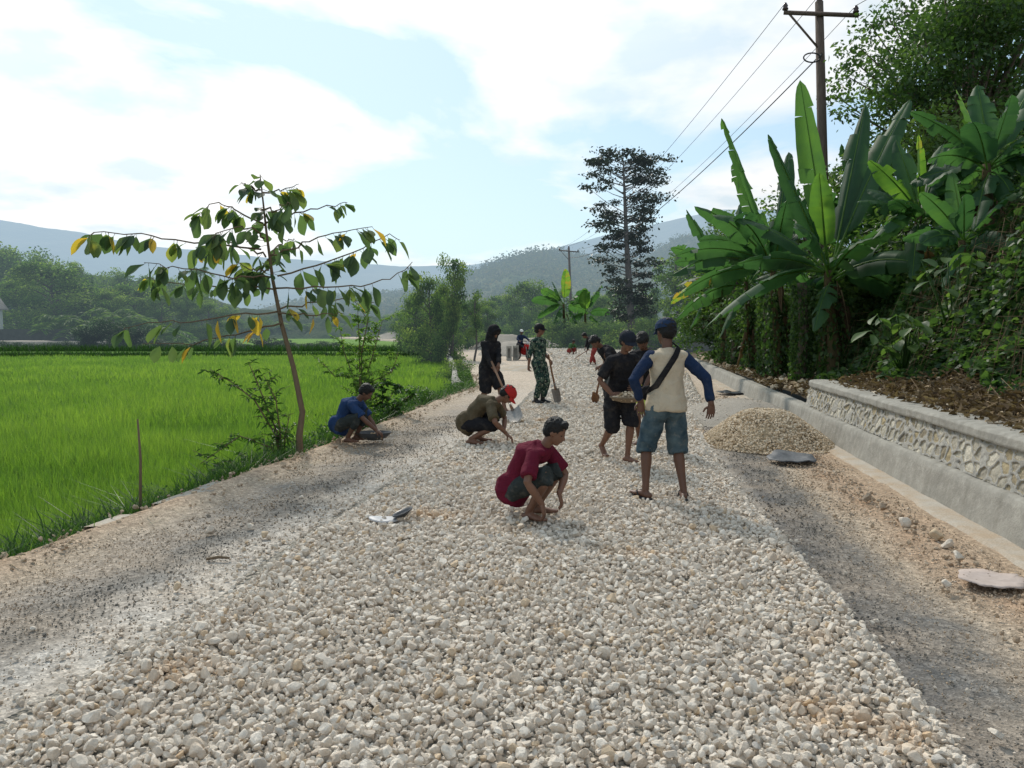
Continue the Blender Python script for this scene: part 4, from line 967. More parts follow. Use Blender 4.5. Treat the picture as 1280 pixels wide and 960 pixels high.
# man with red cap
l = G(594, 554, ZG); D = l[1]
person('man in olive brown shirt and red cap squatting and reaching to the gravel', l, rad(-8), H=1.60, skin=0, voxel=.011, world_hands=True, hands=(at(630, 538, D+.05), at(633, 542, D-.25)), hand_dir=((.5, 0, -.8), (.7, 0, -.6)), shirt='olive_cloth', sleeve=.8, pants='black_cloth', leg=1.02, cap='red_cloth', shirt_low=.10, hem=.02,
       **squat(pelvis=(-.10, 0, .27), chest=(.26, 0, .56), bow=.10, feet=((.02, .12, .075), (-.04, -.12, .075)), knee=((1, .25, .4), (1, -.15, .35)), head_f=(.6, .12, -.8), head_u=(.8, 0, .55), elbow=((.1, .6, .1), (-.2, -.6, .1))))
# man in blue at the left edge
l = G(441, 552, .05); D = l[1]
person('man in blue t-shirt squatting at the left road edge over a grey basin', l, rad(-12), hem=.02, shirt_low=.10, H=1.52, skin=1, voxel=.011, world_hands=True, hands=(at(473, 542, D+.1), at(475, 543, D-.12)), hand_dir=((.6, 0, -.6), (.7, .2, -.5)), shirt='blue_cloth', sleeve=.8, pants='grey_cloth', leg=1.55,
       **squat(pelvis=(-.19, 0, .25), chest=(.07, 0, .60), bow=.09, feet=((.0, .12, .075), (-.03, -.12, .075)), head_f=(.75, 0, -.65), head_u=(.65, 0, .75)))
bc = G(467, 551, .04); q = MB(); th = np.linspace(0, 2*math.pi, 25); Pt = np.array([[bc+V(.24*k*math.cos(x), .18*k*math.sin(x), .01+.10*k**2.5) for x in th] for k in (0, .5, .8, .95, 1.0, 1.05)]); q.grid(Pt); q.grid(Pt-V(0, 0, .007), flip=True); bs_ = tag(q.build('basin', M['plastic_grey'], origin=tuple(bc)), 'grey basin at the feet of the man in blue t-shirt', 'basin')
q = MB(); n = 60; a = rr.uniform(0, 6.3, n); R0 = np.sqrt(rr.random(n))*.85; scatter(q, bc+np.stack([.2*R0*np.cos(a), .16*R0*np.sin(a), .04+.07*(1-R0)], -1), rr.uniform(.015, .03, n), 1, rr); tag(q.build('stones', M['stone_tan'], smooth=False, origin=tuple(bc)), 'tan stones in the grey basin of the man in blue', 'stones', kind='stuff')
# crouching figure far off
l = G(714, 444, .07)
person('distant person in green top crouching by the roadside at the bend', l, rad(-60), H=1.6, skin=1, voxel=.022, hands=((.35, .12, .2), (.35, -.12, .2)), shirt='green_cloth', sleeve=.8, pants='brick_cloth', leg=1.7, **squat())
# ---- motorcycle and rider
def motorcycle(loc, face, lab):
    rt = empty('motorcycle', tuple(loc), lab, 'motorcycle', rz=face)
    for x_ in (.62, -.60):
        w_ = MB(); th = np.linspace(0, 2*math.pi, 25); c_ = V(x_, 0, .29); w_.tube([c_+V(.245*math.cos(a), 0, .245*math.sin(a)) for a in th], .045, 8, caps=False); wh = w_.build('wheel', M['rubber'], rt, local=True)
        q = MB(); q.tube([c_+V(.20*math.cos(a), 0, .20*math.sin(a)) for a in th], .014, 6, caps=False); q.tube([c_-V(0, .06, 0), c_+V(0, .06, 0)], .035, 8)
        for a in np.linspace(0, 6.28, 8)[:-1]: q.tube([c_, c_+V(.2*math.cos(a), 0, .2*math.sin(a))], .008, 4)
        q.build('rim', M['steel'], wh, local=True)
    q = MB(); q.tube([V(-.62, 0, .60), V(-.3, 0, .60), V(.0, 0, .50), V(.25, 0, .52), V(.42, 0, .75)], [(.06, .05), (.13, .13), (.09, .10), (.10, .12), (.13, .16)], 12, side=V(0, 1, 0), round_cap=True); q.tube([V(-.05, 0, .40), V(.15, 0, .36)], [.12, .11], 10, round_cap=True); q.build('body', M['red_cloth'], rt, local=True)
    q = MB(); q.tube([V(-.68, 0, .74), V(-.3, 0, .73), V(.02, 0, .68)], [(.10, .05), (.13, .05), (.09, .04)], 12, side=V(0, 1, 0), round_cap=True); q.build('seat', M['rubber'], rt, local=True)
    q = MB()
    for y_ in (.075, -.075): q.tube([V(.62, y_, .29), V(.46, y_, .86)], .022, 7)
    q.build('fork', M['steel'], rt, local=True)
    q = MB(); th = np.linspace(.2, 2.6, 12); q.tube([V(.62+.31*math.cos(a), 0, .29+.31*math.sin(a)) for a in th], [(.06, .012)]*12, 8, side=V(0, 1, 0)); q.build('mudguard', M['red_cloth'], rt, local=True)
    q = MB(); q.tube([V(.30, .34, 1.0), V(.42, .15, .98), V(.44, 0, .96), V(.42, -.15, .98), V(.30, -.34, 1.0)], .018, 8); q.build('handlebar', M['rubber'], rt, local=True)
    q = MB(); q.ell(V(.54, 0, .88), (.07, .09, .075)); q.build('headlight', M['plastic_light'], rt, local=True); return rt
l = G(654, 450, .0); motorcycle(l, rad(-66), 'small red and dark motorcycle coming along the left side of the road')
person('motorcycle rider in dark jacket and white and black helmet', l+V(-.06, .2, -.02), rad(-66), H=1.62, skin=1, voxel=.02, pelvis=(-.28, 0, .86), chest=(-.12, 0, 1.32), hands=((.30, .30, 1.06), (.30, -.30, 1.06)), feet=((.05, .17, .38), (.05, -.17, .38)), knee=((1, .3, .6), (1, -.3, .6)), shirt='navy_cloth', sleeve=1.9, pants='black_cloth', leg=1.8, hair=False, cap='white_paint')
# ------------------------------------------------------------ leaves and trees
def leaves(mb, c, size, r, tint, droop=0.0, asp=.5, dirs=None, fold_=.25, six=True):
    """many pointed folded leaves; c (n,3) base points"""
    n = len(c); size = np.broadcast_to(size, (n,)); tint = np.broadcast_to(tint, (n,))
    if dirs is None:
        a = r.uniform(0, 2*math.pi, n); e = r.normal(-droop, .45, n); d = np.stack([np.cos(a)*np.cos(e), np.sin(a)*np.cos(e), np.sin(e)], -1)
    else: d = dirs/np.linalg.norm(dirs, axis=1)[:, None]
    rv = r.normal(size=(n, 3)); rv[:, 2] += 1.2
    s_ = np.cross(d, rv); s_ /= np.linalg.norm(s_, axis=1)[:, None]+1e-9; nn = np.cross(s_, d)
    if six:
        prof = [(0, 0), (.32, .46), (.72, .40), (1, 0), (.72, -.40), (.32, -.46)]
        pts = np.stack([c+(d*a_+s_*b_*2*asp*.55+nn*(abs(b_)*fold_-(.14*a_*a_)))*size[:, None] for a_, b_ in prof], 1)
        mid = [(c+(d*.32)*size[:, None]), (c+(d*.72-nn*.07)*size[:, None])]
        pts = np.concatenate([pts, np.stack(mid, 1)], 1)
        f3 = np.array([(0, 6, 1), (0, 5, 6), (2, 7, 3), (7, 4, 3)]); f4 = np.array([(1, 6, 7, 2), (6, 5, 4, 7)]); off = (np.arange(n)*8)[:, None, None]
        mb.add(pts.reshape(-1, 3), [(f3[None]+off).reshape(-1, 3), (f4[None]+off).reshape(-1, 4)], np.repeat(tint, 8))
    else:
        pts = np.stack([c, c+(d*.5+s_*asp*.5+nn*.08)*size[:, None], c+d*size[:, None], c+(d*.5-s_*asp*.5+nn*.08)*size[:, None]], 1)
        off = (np.arange(n)*4)[:, None]; mb.add(pts.reshape(-1, 3), np.arange(4)[None]+off, np.repeat(tint, 4))

def tree_meshes(r, h, crown_w, crown_bot, trunk_r, nclump=26, nleaf=130, leaf=.22, shape='round', mats=None, asp=.55, clump=.16, open_=0.0):
    """returns (trunk mesh, crown mesh), base at the origin"""
    T = MB(); L = MB(); lean = r.normal(0, .02*h, 2)
    zs = np.linspace(0, h*.9, 7); tr = np.stack([lean[0]*(zs/h)**1.5+r.normal(0, .012*h, 7)*(zs > 0), lean[1]*(zs/h)**1.5+r.normal(0, .012*h, 7)*(zs > 0), zs-.4*(zs == 0)], -1)
    T.tube(tr, trunk_r*np.linspace(1.15, .22, 7), 8)
    for i in range(nclump):
        f = (i+r.random())/nclump; z = crown_bot+(h-crown_bot)*f
        t_ = (z-crown_bot)/(h-crown_bot)
        if shape == 'round': w_ = math.sqrt(max(1-(2*t_-1)**2*.92, .05))
        elif shape == 'cone': w_ = 1-t_*.8
        else: w_ = .55+.45*math.sin(t_*9+r.random())
        w_ *= crown_w/2*r.uniform(.35, 1.08)
        a = r.uniform(0, 2*math.pi); base = np.array([np.interp(z*.82, zs, tr[:, j]) for j in range(3)])
        e = V(base[0]+math.cos(a)*w_, base[1]+math.sin(a)*w_, z)
        T.tube([base, base*.45+e*.55+V(0, 0, .05*w_), e], [trunk_r*.35*(1-.5*f), trunk_r*.2, trunk_r*.07], 5)
        cs = clump*crown_w*r.uniform(.7, 1.4); n = int(nleaf*r.uniform(.6, 1.3))
        p_ = r.normal(size=(n, 3)); p_ /= np.linalg.norm(p_, axis=1)[:, None]; p_ *= (r.random(n)**.45)[:, None]*V(cs, cs, cs*.62)
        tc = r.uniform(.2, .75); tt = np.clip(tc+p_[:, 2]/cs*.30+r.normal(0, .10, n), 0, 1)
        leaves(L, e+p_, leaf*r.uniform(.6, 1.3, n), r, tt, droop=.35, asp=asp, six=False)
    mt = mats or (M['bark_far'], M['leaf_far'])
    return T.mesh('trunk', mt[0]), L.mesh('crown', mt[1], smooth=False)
def put_tree(name, lab, cat, loc, meshes, sc=(1, 1, 1), rz=0, grp=None):
    o = empty(name, tuple(loc), lab, cat, grp, rz=rz); o.scale = sc
    for nm, me in zip(('trunk', 'crown'), meshes):
        c = bpy.data.objects.new(nm, me); COL.objects.link(c); c.parent = o
    return o

# ------------------------------------------------------------ paddy
r = np.random.default_rng(21)
def blades(mb, x, y, z, h_, w_, r, t, lean=.25):
    n = len(x); a = r.uniform(0, 2*math.pi, n); d = np.stack([np.cos(a), np.sin(a), np.zeros(n)], -1)*(r.gamma(2, lean/2, n)*h_)[:, None]
    sa = a+math.pi/2+r.normal(0, .5, n); s_ = np.stack([np.cos(sa), np.sin(sa), np.zeros(n)], -1)*w_[:, None]/2
    b = np.stack([x, y, z], -1); m_ = b+d*.35+np.stack([0*x, 0*x, h_*.6], -1); e = b+d+np.stack([0*x, 0*x, h_], -1)
    pts = np.stack([b-s_, b+s_, m_+s_*.8, m_-s_*.8, e], 1); off = (np.arange(n)*5)[:, None]
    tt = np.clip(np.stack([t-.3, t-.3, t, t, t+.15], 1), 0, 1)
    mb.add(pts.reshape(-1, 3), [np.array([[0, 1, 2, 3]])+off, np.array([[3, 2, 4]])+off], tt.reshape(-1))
rice = MB(); YF = 50
for (y0, y1, dens, w_) in [(3.0, 8, 2600, .008), (8, 14, 1300, .012), (14, 25, 420, .022), (25, YF, 120, .05)]:
    n = int((y1-y0)*(y1*.72+3.5)*dens); y = r.uniform(y0, y1, n); x = -(y*.70+2.0)+r.random(n)*(y*.70+2.0+2)
    # planted in hills
    hs = .12 if y1 < 15 else .25
    x = np.round(x/hs)*hs+r.normal(0, hs*.24, n); y = np.round(y/hs)*hs+r.normal(0, hs*.24, n)
    k = (x < xl(y)-.42-.25*smooth((y-21)/2)) & (x > -(y*.70+2.0)); x, y = x[k], y[k]; n = len(x)
    nz = vnoise(np.stack([x, y], -1), .35, 3); nz2 = vnoise(np.stack([x, y], -1), 1.7, 5); h_ = (.40+.16*nz+.12*nz2)*r.uniform(.75, 1.12, n)
    blades(rice, x, y, np.full(n, GZ), h_, w_*r.uniform(.7, 1.3, n), r, np.clip(.12+.55*nz+.34*nz2+r.normal(0, .15, n), 0, 1))
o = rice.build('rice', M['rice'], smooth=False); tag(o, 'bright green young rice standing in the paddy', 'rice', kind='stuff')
m = Mat('rice_floor'); p = m.pos(); c = m.mix(m.noise(p, .8, 4), (.035, .085, .012, 1), (.09, .18, .022, 1)); mf = m.surf(c, .9, haze=HZ*2.2, spec=.1)
q = MB(); ys = np.linspace(1, 400, 300); 
def fld(name, y0, y1, z, x0=-400, x1=None):
    q = MB(); ys = np.linspace(y0, y1, 40); xr_ = (xl(ys)-.45) if x1 is None else np.full(40, float(x1)); u_ = np.linspace(0, 1, 8)
    P = np.stack([x0*(1-u_)[None]+xr_[:, None]*u_[None], np.repeat(ys[:, None], 8, 1), np.full((40, 8), z)], -1); q.grid(P, flip=True); return tag(q.build(name, mf), kind='structure')
fld('paddy_near', 1, YF, GZ+.17); 
m = Mat('rice_far'); p = m.pos(); c = m.mix(m.noise(p, .25, 5, .65), (.07, .16, .02, 1), (.18, .30, .045, 1)); mf = m.surf(c, .9, m.bump(m.noise(p, 4, 3), 1, .2), haze=HZ*1.4, spec=.05)
fld('paddy_middle', 53, 61, GZ+.42); fld('paddy_far', 70, 145, GZ+.35, x1=-4)
fld('paddy_beyond', 75, 230, GZ+.5, x0=6, x1=60)
# bund and dark weedy strip
wd = MB()
for (ya, yb, xa, xb, n, hh, tb) in [(50.2, 52.5, -60, -3.6, 20000, .75, .05), (61, 65, -70, -4.5, 16000, .95, .05)]:
    x = r.uniform(xa, xb, n); y = r.uniform(ya, yb, n); blades(wd, x, y, np.full(n, GZ), hh*r.uniform(.5, 1.1, n), .07*r.uniform(.7, 1.5, n), r, np.clip(tb+r.normal(0, .15, n), 0, 1))
# weeds hanging over the road edge
n = 24000; y = 2.5+20*r.random(n)**1.3; nz = vnoise(np.stack([y, y*0], -1), .9, 41); x = xl(y)-.08-np.abs(r.normal(0, .20, n)); k = r.random(n) < np.clip(nz*2.2-.35, .2, 1); x, y = x[k], y[k]; n = len(x)
blades(wd, x, y, np.full(n, -.5)+r.uniform(0, .3, n), (.28+.30*vnoise(np.stack([x, y], -1), 1.1, 2))*r.uniform(.5, 1.1, n), .012*r.uniform(.6, 1.6, n), r, np.clip(.35+r.normal(0, .2, n), 0, 1), lean=.7)
n = 60000; y = 2.6+26*r.random(n)**1.2; nz = vnoise(np.stack([y, y*0], -1), .7, 43); x = xl(y)-.12-np.abs(r.normal(0, .28, n)); k = r.random(n) < np.clip(nz*2.4-.65+.5*(y > 10.5), .06, 1); x, y = x[k], y[k]; n = len(x)
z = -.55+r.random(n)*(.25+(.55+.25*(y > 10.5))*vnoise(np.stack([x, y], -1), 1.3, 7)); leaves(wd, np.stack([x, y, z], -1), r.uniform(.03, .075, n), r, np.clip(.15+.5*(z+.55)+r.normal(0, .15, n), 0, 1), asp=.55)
o = wd.build('weeds', M['weed'], smooth=False); tag(o, 'dark green weeds and grass along the paddy edges', 'weeds', kind='stuff')
# arching grass tufts at the near left
for (px, D, nb, lab) in [(40, 5.2, 60, 'arching broad grass tuft at the paddy edge, leftmost in the picture'), (68, 5.5, 60, 'arching grass tuft right of the leftmost one by the earth edge'), (196, 7.0, 40, 'small grass tuft right beside the upright stick')]:
    c_ = V(xl(D)-.28, D, -.45); q = MB()
    for i in range(nb):
        a = r.uniform(0, 2*math.pi); L_ = r.uniform(.35, .65); el = r.uniform(.7, 1.4); t_ = np.linspace(0, 1, 8)
        hx = L_*t_*math.cos(el)*(1+.5*t_); hz = L_*(t_*math.sin(el)-.50*t_**2.4); c0 = c_+V(r.normal(0, .04), r.normal(0, .04), 0)
        P = c0+np.stack([hx*math.cos(a), hx*math.sin(a), hz], -1); sd_ = V(-math.sin(a), math.cos(a), 0)*(.008*(1-t_**2)+.0008)[:, None]
        q.grid(np.stack([P-sd_, P+sd_], 1), tint=np.full((8, 2), r.uniform(.35, .95)))
    tag(q.build('grass_tuft', M['weed'], origin=tuple(c_)), lab, 'grass')

# ------------------------------------------------------------ teak sapling in the foreground
r = np.random.default_rng(5)
base = G(376, 566, .0); base[0] = min(base[0], float(xl(base[1]))-.05); base[2] = -.45; DT = base[1]
tk = empty('teak_sapling', tuple(base), 'slender young tree with big drooping leaves, some yellow, between paddy and road', 'tree')
def c2(cx, cy): return (80+cx/2.4, 200+cy/2.4)
T = MB(); L = MB()
trp = [base, at(374, 545, DT), at(378, 515, DT), at(367, 460, DT), at(352, 405, DT+.05), at(341, 350, DT+.05), at(333, 290, DT), at(327, 235, DT-.05), at(325, 218, DT-.05)]
T.tube(trp, [.050, .043, .037, .032, .027, .021, .015, .009, .005], 10)
br = [([(592, 268), (450, 252), (326, 238), (240, 218), (100, 214), (75, 228)], -.9, 20), ([(622, 352), (500, 350), (330, 322), (240, 308)], -.5, 20), ([(630, 388), (450, 380), (320, 372), (250, 350)], .8, 16),
      ([(640, 455), (540, 466), (400, 478), (300, 486), (180, 505)], -.7, 11), ([(650, 490), (540, 518), (400, 548), (235, 552)], .5, 8),
      ([(598, 195), (700, 160), (800, 140), (850, 128)], .6, 10), ([(620, 285), (700, 262), (800, 218), (925, 200)], -.6, 11), ([(640, 348), (760, 312), (880, 272), (975, 222), (1008, 240)], .4, 17),
      ([(632, 385), (760, 382), (880, 376), (970, 360), (1045, 306)], -.5, 15), ([(648, 447), (720, 432), (830, 420), (930, 428)], .7, 9), ([(590, 110), (645, 88), (705, 72)], .2, 6), ([(588, 90), (560, 84), (530, 68)], -.2, 5),
      ([(596, 190), (520, 150), (470, 128), (400, 160)], .5, 13), ([(600, 235), (560, 205), (480, 205), (440, 225)], -.6, 12), ([(605, 290), (540, 262), (470, 240), (395, 262)], .9, 10), ([(590, 150), (640, 150), (680, 130)], -.5, 9), ([(610, 300), (650, 250), (690, 235)], .8, 8), ([(615, 330), (560, 330), (520, 300)], .3, 10), ([(640, 460), (740, 468), (840, 462)], .3, 3)]
lp, ld, ls_, lt = [], [], [], []
for pts_, dy, nl in br:
    P = np.array([at(*c2(*p_), DT+dy*i/(len(pts_)-1)) for i, p_ in enumerate(pts_)]); P = np.stack([np.interp(np.linspace(0, 1, 14), np.linspace(0, 1, len(P)), P[:, j]) for j in range(3)], 1); P[1:-1] += r.normal(0, .016, (12, 3)); T.tube(P, np.linspace(.013, .004, len(P)), 6)
    d_ = np.concatenate([[0], np.cumsum(np.linalg.norm(np.diff(P, axis=0), axis=1))])
    for i in range(int(nl*1.7)):
        s0 = d_[-1]*(1-r.random()**1.25*.92); pt = np.array([np.interp(s0, d_, P[:, j]) for j in range(3)]); 
        dr = unit(P[-1]-P[0]); a = r.uniform(0, 2*math.pi)
        dd = unit(dr*.35+V(math.cos(a)*.55, math.sin(a)*.55, -r.uniform(.25, 1.3))); pet = pt+dd*.03+V(0, 0, -.01); T.tube([pt, pet], .0025, 4)
        lp.append(pet); ld.append(dd); ls_.append(r.uniform(.13, .255)); yl = r.random() < (.25 if pts_[0][1] > 430 else .05); lt.append(r.uniform(.87, 1) if yl else r.uniform(.15, .76))
for i in range(26):
    a = r.uniform(0, 2*math.pi); z = r.uniform(.0, 1.0); pt = np.array(trp[5])*(1-z)+np.array(trp[8])*z; dd = unit(V(math.cos(a), math.sin(a), -r.uniform(-.3, .8))); T.tube([pt, pt+dd*.09], .003, 4); lp.append(pt+dd*.09); ld.append(dd); ls_.append(r.uniform(.11, .2)); lt.append(r.uniform(.1, .75))
def bigleaf(mb, b, d, L_, W_, t, r, nseg=7, sag=.25):
    u_ = np.linspace(0, 1, nseg); up = V(0, 0, 1) if abs(d[2]) < .85 else unit(V(r.normal(), r.normal(), .1)); s_ = unit(np.cross(d, up)+r.normal(size=3)*.35); nn = np.cross(s_, d)
    prof = np.sin(np.pi*np.clip(u_, 0, 1)**1.25)**.8; prof[0] = .02; prof[-1] = .03
    mid = b+d*(u_*L_)[:, None]+V(0, 0, -1)*(sag*L_*u_**2)[:, None]
    rows = []
    for k in (-1, -.5, 0, .5, 1):
        rows.append(mid+s_*(k*W_*.5*prof)[:, None]+nn*((abs(k)*.16*W_*prof)+.02*L_*np.sin(u_*11+k*2)*abs(k))[:, None])
    mb.grid(np.array(rows), tint=t+0*np.zeros((5, nseg)))
for b_, d, l_, t in zip(lp, ld, ls_, lt): bigleaf(L, b_, d, l_, l_*r.uniform(.62, .85), t, r)
T.build('trunk', M['twig'], tk); L.build('leaves', M['teak'], tk)

# thin shrubs with narrow leaves beside it
def sprig(lab, px_base, D, stems, nleaf, lsize, tint, asp=.22, name='shrub', cat='shrub', mat='weed', base_z=-.5, bx=None):
    c_ = V(at(px_base, 500, D)[0], D, base_z) if bx is None else V(bx, D, base_z); rt = empty(name, tuple(c_), lab, cat); T = MB(); L = MB()
    for tips in stems:
        P = np.array([c_]+[at(a_, b_, D+dy) for a_, b_, dy in tips]); T.tube(P, np.linspace(.016, .004, len(P)), 5)
        d_ = np.concatenate([[0], np.cumsum(np.linalg.norm(np.diff(P, axis=0), axis=1))])
        nt_ = max(4, int(d_[-1]/.10))
        for i in range(nt_):
            s0 = d_[-1]*(.18+.82*(i+r.random())/nt_); pt = np.array([np.interp(s0, d_, P[:, j]) for j in range(3)]); a = r.uniform(0, 2*math.pi); e = pt+V(math.cos(a), math.sin(a), r.uniform(-.1, .6))*r.uniform(.08, .30)
            T.tube([pt, e], .0025, 4); n = nleaf; u_ = r.random(n); pp = pt+(e-pt)*u_[:, None]; leaves(L, pp, r.uniform(.6, 1.2, n)*lsize, r, np.clip(tint+r.normal(0, .15, n), 0, 1), droop=.2, asp=asp)
    T.build('stems', M['twig'], rt); L.build('leaves', M[mat], rt); return rt
sprig('spindly bamboo-like weed leaning left at the foot of the young tree', 352, 9.9, [[(345, 545, 0), (318, 500, -.1), (290, 478, -.1), (262, 462, -.2)], [(346, 540, 0), (320, 475, .1), (310, 452, .1)], [(350, 540, 0), (345, 500, -.1), (330, 470, -.2)], [(356, 545, .1), (362, 520, .2)], [(340, 560, 0), (300, 545, -.2), (250, 580, -.3)]], 9, .10, .4)
sprig('tall feathery pale green shrub behind the squatting worker in blue', 450, 12.8, [[(450, 490, 0), (449, 430, 0), (447, 385, 0)], [(455, 480, .1), (470, 430, .2), (478, 400, .2)], [(445, 480, .1), (430, 440, .2), (425, 410, .2)], [(450, 470, -.2), (418, 470, -.4), (400, 450, -.5)], [(458, 480, 0), (490, 465, 0), (498, 440, 0)], [(452, 440, 0), (460, 400, 0), (440, 372, .1)]], 26, .075, .50, asp=.3, name='feathery_shrub', mat='rice')
sprig('bushy green shrub at the road edge right of the worker in blue', 478, 14.0, [[(470, 500, 0), (455, 480, 0)], [(478, 490, .1), (480, 465, .2)], [(485, 500, .1), (500, 480, .2)], [(490, 510, -.2), (520, 490, -.4)], [(468, 510, 0), (450, 500, .3)]], 34, .09, .42, asp=.4)
sprig('low weedy bush at the paddy edge left of the young tree', 300, 9.0, [[(300, 590, 0), (285, 575, 0)], [(310, 590, .1), (320, 570, .2)], [(290, 600, .1), (262, 590, .2)]], 24, .07, .35, asp=.4)

# ------------------------------------------------------------ bananas
def banana_leaf(mb, b, t_, bow, W_, r, tint, tear=.3, fold_=.22, nseg=26, twist=0):
    b, t_ = np.asarray(b, float), np.asarray(t_, float); L_ = np.linalg.norm(t_-b); c_ = (b+t_)/2+V(0, 0, bow*L_)
    u_ = np.linspace(0, 1, nseg); P = ((1-u_)**2)[:, None]*b+(2*u_*(1-u_))[:, None]*c_+(u_**2)[:, None]*t_
    tg = np.gradient(P, axis=0); tg /= np.linalg.norm(tg, axis=1)[:, None]
    hz = unit(np.cross(t_-b, V(0, 0, 1)) if np.linalg.norm(np.cross(unit(t_-b), V(0, 0, 1))) > .2 else V(1, .3, 0)); 
    s_ = hz-tg*(tg@hz)[:, None]; s_ /= np.linalg.norm(s_, axis=1)[:, None]; nn = np.cross(s_, tg); nn *= np.sign(nn[:, 2:3].mean()+1e-6)
    cs_, sn_ = math.cos(twist), math.sin(twist); s_, nn = s_*cs_+nn*sn_, nn*cs_-s_*sn_
    start = .16; w = np.clip((u_-start)/(1-start), 0, 1); prof = np.where(u_ > start, np.sin(np.pi*np.clip(w*.94+.06, 0, 1)**.8)**.55, .0)*W_*.5; prof[-1] *= .3
    mb.tube(P, np.linspace(.028, .005, nseg)*min(1, L_/2), 6, tint=.80)
    for sg in (-1, 1):
        i = int(start*nseg)
        while i < nseg-1:
            step = r.integers(1, 4) if r.random() < tear else r.integers(4, 9); j = min(i+step, nseg-1)
            idx = np.arange(i, j+1); extra = r.normal(0, .08+.40*tear); k = np.linspace(0, 1, 6)
            pr = prof[idx]*(1-(.10*r.random() if tear > .2 else 0)); rip = .016*W_*np.sin(idx*1.9+sg)
            dn = fold_+extra
            Pt = P[idx][:, None]+s_[idx][:, None]*(sg*pr[:, None]*k[None]*math.cos(dn))[..., None]+nn[idx][:, None]*(pr[:, None]*(k[None]*math.sin(fold_*1.6)-k[None]**2*(math.sin(fold_*1.6)+abs(dn)*.9)))[..., None]+nn[idx][:, None]*(rip[:, None]*k[None])[..., None]
            Pt = Pt+tg[idx][:, None]*(pr[:, None]*.25*k[None])[..., None]
            mb.grid(Pt, tint=np.clip(tint+r.normal(0, .04)+.03*np.sin(idx*2.7)[:, None]+np.zeros((1, 6)), 0, 1), flip=sg > 0)
            i = j
TWS = 1.0
def banana(lab, base, h_, lv, r, stem_r=.14, dry=4, extra=8, creeper=0, grp=None, name='banana_plant'):
    """lv: list of (base, tip, bow, width, tint, tear, twist)"""
    rt = empty(name, tuple(base), lab, 'banana plant', grp); top = lv[0][0] if lv else base+V(0, 0, h_)
    S = MB(); n = 9; u_ = np.linspace(0, 1, n); P = base*(1-u_)[:, None]+np.asarray(top)*u_[:, None]; P[:, 0] += .04*np.sin(u_*5); S.tube(P, stem_r*(1-.5*u_), 12)
    S.build('stem', M['banana_stem'], rt)
    for (b, t_, bow, W_, ti, te, tw) in lv:
        d_ = unit(np.asarray(t_)-np.asarray(b)); lat_ = abs(d_[0]); te = min(1, te+.25); W_ = W_*1.08; tw = tw+(1.0 if d_[0] > 0 else -1.0)*lat_*.85*TWS
        q = MB(); banana_leaf(q, b, t_, bow, W_, r, ti, te, twist=tw); q.build('leaf', M['banana'], rt)
    if extra:
        Lm = np.mean([np.linalg.norm(np.asarray(x_[1])-np.asarray(x_[0])) for x_ in lv]); Wm = np.mean([x_[3] for x_ in lv])
        for i in range(extra):
            a = i/extra*6.28+r.uniform(-.4, .4); el = r.uniform(-.35, .75); l_ = Lm*r.uniform(.65, 1.0); t_ = np.asarray(top)+V(math.cos(a)*math.cos(el), math.sin(a)*math.cos(el), math.sin(el))*l_
            q = MB(); banana_leaf(q, np.asarray(top)-V(0, 0, r.uniform(0, .25)), t_, r.uniform(.15, .34), Wm*r.uniform(1.05, 1.35), r, r.uniform(.05, .5), r.uniform(.45, .85), twist=r.normal(0, .7)); q.build('leaf', M['banana'], rt)
    if creeper:
        q = MB(); n = creeper; a = r.uniform(0, 6.3, n); z = r.random(n); p_ = np.asarray(base)+(np.asarray(top)-np.asarray(base))*(z*.8)[:, None]+np.stack([np.cos(a), np.sin(a), 0*a], -1)*(stem_r*1.1+.22*r.random(n)**2)[:, None]; leaves(q, p_, r.uniform(.06, .13, n), r, np.clip(r.normal(.3, .2, n), 0, 1), droop=1.0, asp=.6); q.build('creeper', M['leaf'], rt)
    for i in range(dry):
        a = r.uniform(0, 2*math.pi); z = base[2]+(top[2]-base[2])*r.uniform(.45, .95); b = V(base[0]+.1*math.cos(a), base[1]+.1*math.sin(a), z); e = b+V(math.cos(a)*r.uniform(.15, .4), math.sin(a)*r.uniform(.15, .4), -r.uniform(.7, 1.5)); q = MB(); banana_leaf(q, b, e, .18, r.uniform(.16, .30), r, r.uniform(.0, .45), .9, twist=r.normal(0, .6)); q.build('dry_leaf', M['dry'], rt)
    return rt
r = np.random.default_rng(77)
def LV(bpx, tpx, D, dy, bow, W_, ti=.5, te=.3, tw=0.0): return (at(*bpx, D), at(*tpx, D+dy), bow, W_, ti, te, tw)
def bbase(px, D):
    x = at(px, 450, D)[0]; return V(x, D, bz(x, D)-.1)
D1 = 16.2
banana('tall banana plant with trunk in dry sheaths behind the near end of the low wall', bbase(1042, D1), 0,
  [LV((1037, 338), (1000, 100), D1, .3, .02, .60, .64, .15, .5), LV((1040, 335), (1138, 124), D1, .9, .10, .62, .34, .3, -.6), LV((1035, 335), (960, 168), D1, -.3, .03, .60, .06, .35, .5), LV((1040, 340), (1082, 130), D1, 1.2, .03, .6, .18, .3, -.2),
   LV((1033, 325), (1024, 216), D1, -.7, .02, .5, .74, .05, .3), LV((1030, 340), (880, 412), D1, -1.0, .24, .60, .22, .3, .2), LV((1045, 345), (1142, 262), D1, -.7, .16, .55, .38, .5, -.3), LV((1036, 345), (940, 330), D1, .8, .25, .55, .40, .5, .2),
   LV((1045, 350), (1175, 345), D1, .5, .28, .5, .30, .6, 0), LV((1040, 352), (1018, 415), D1, -.9, .25, .5, .45, .8, 0)], r, .15, 8, creeper=500)
D2 = 18.5
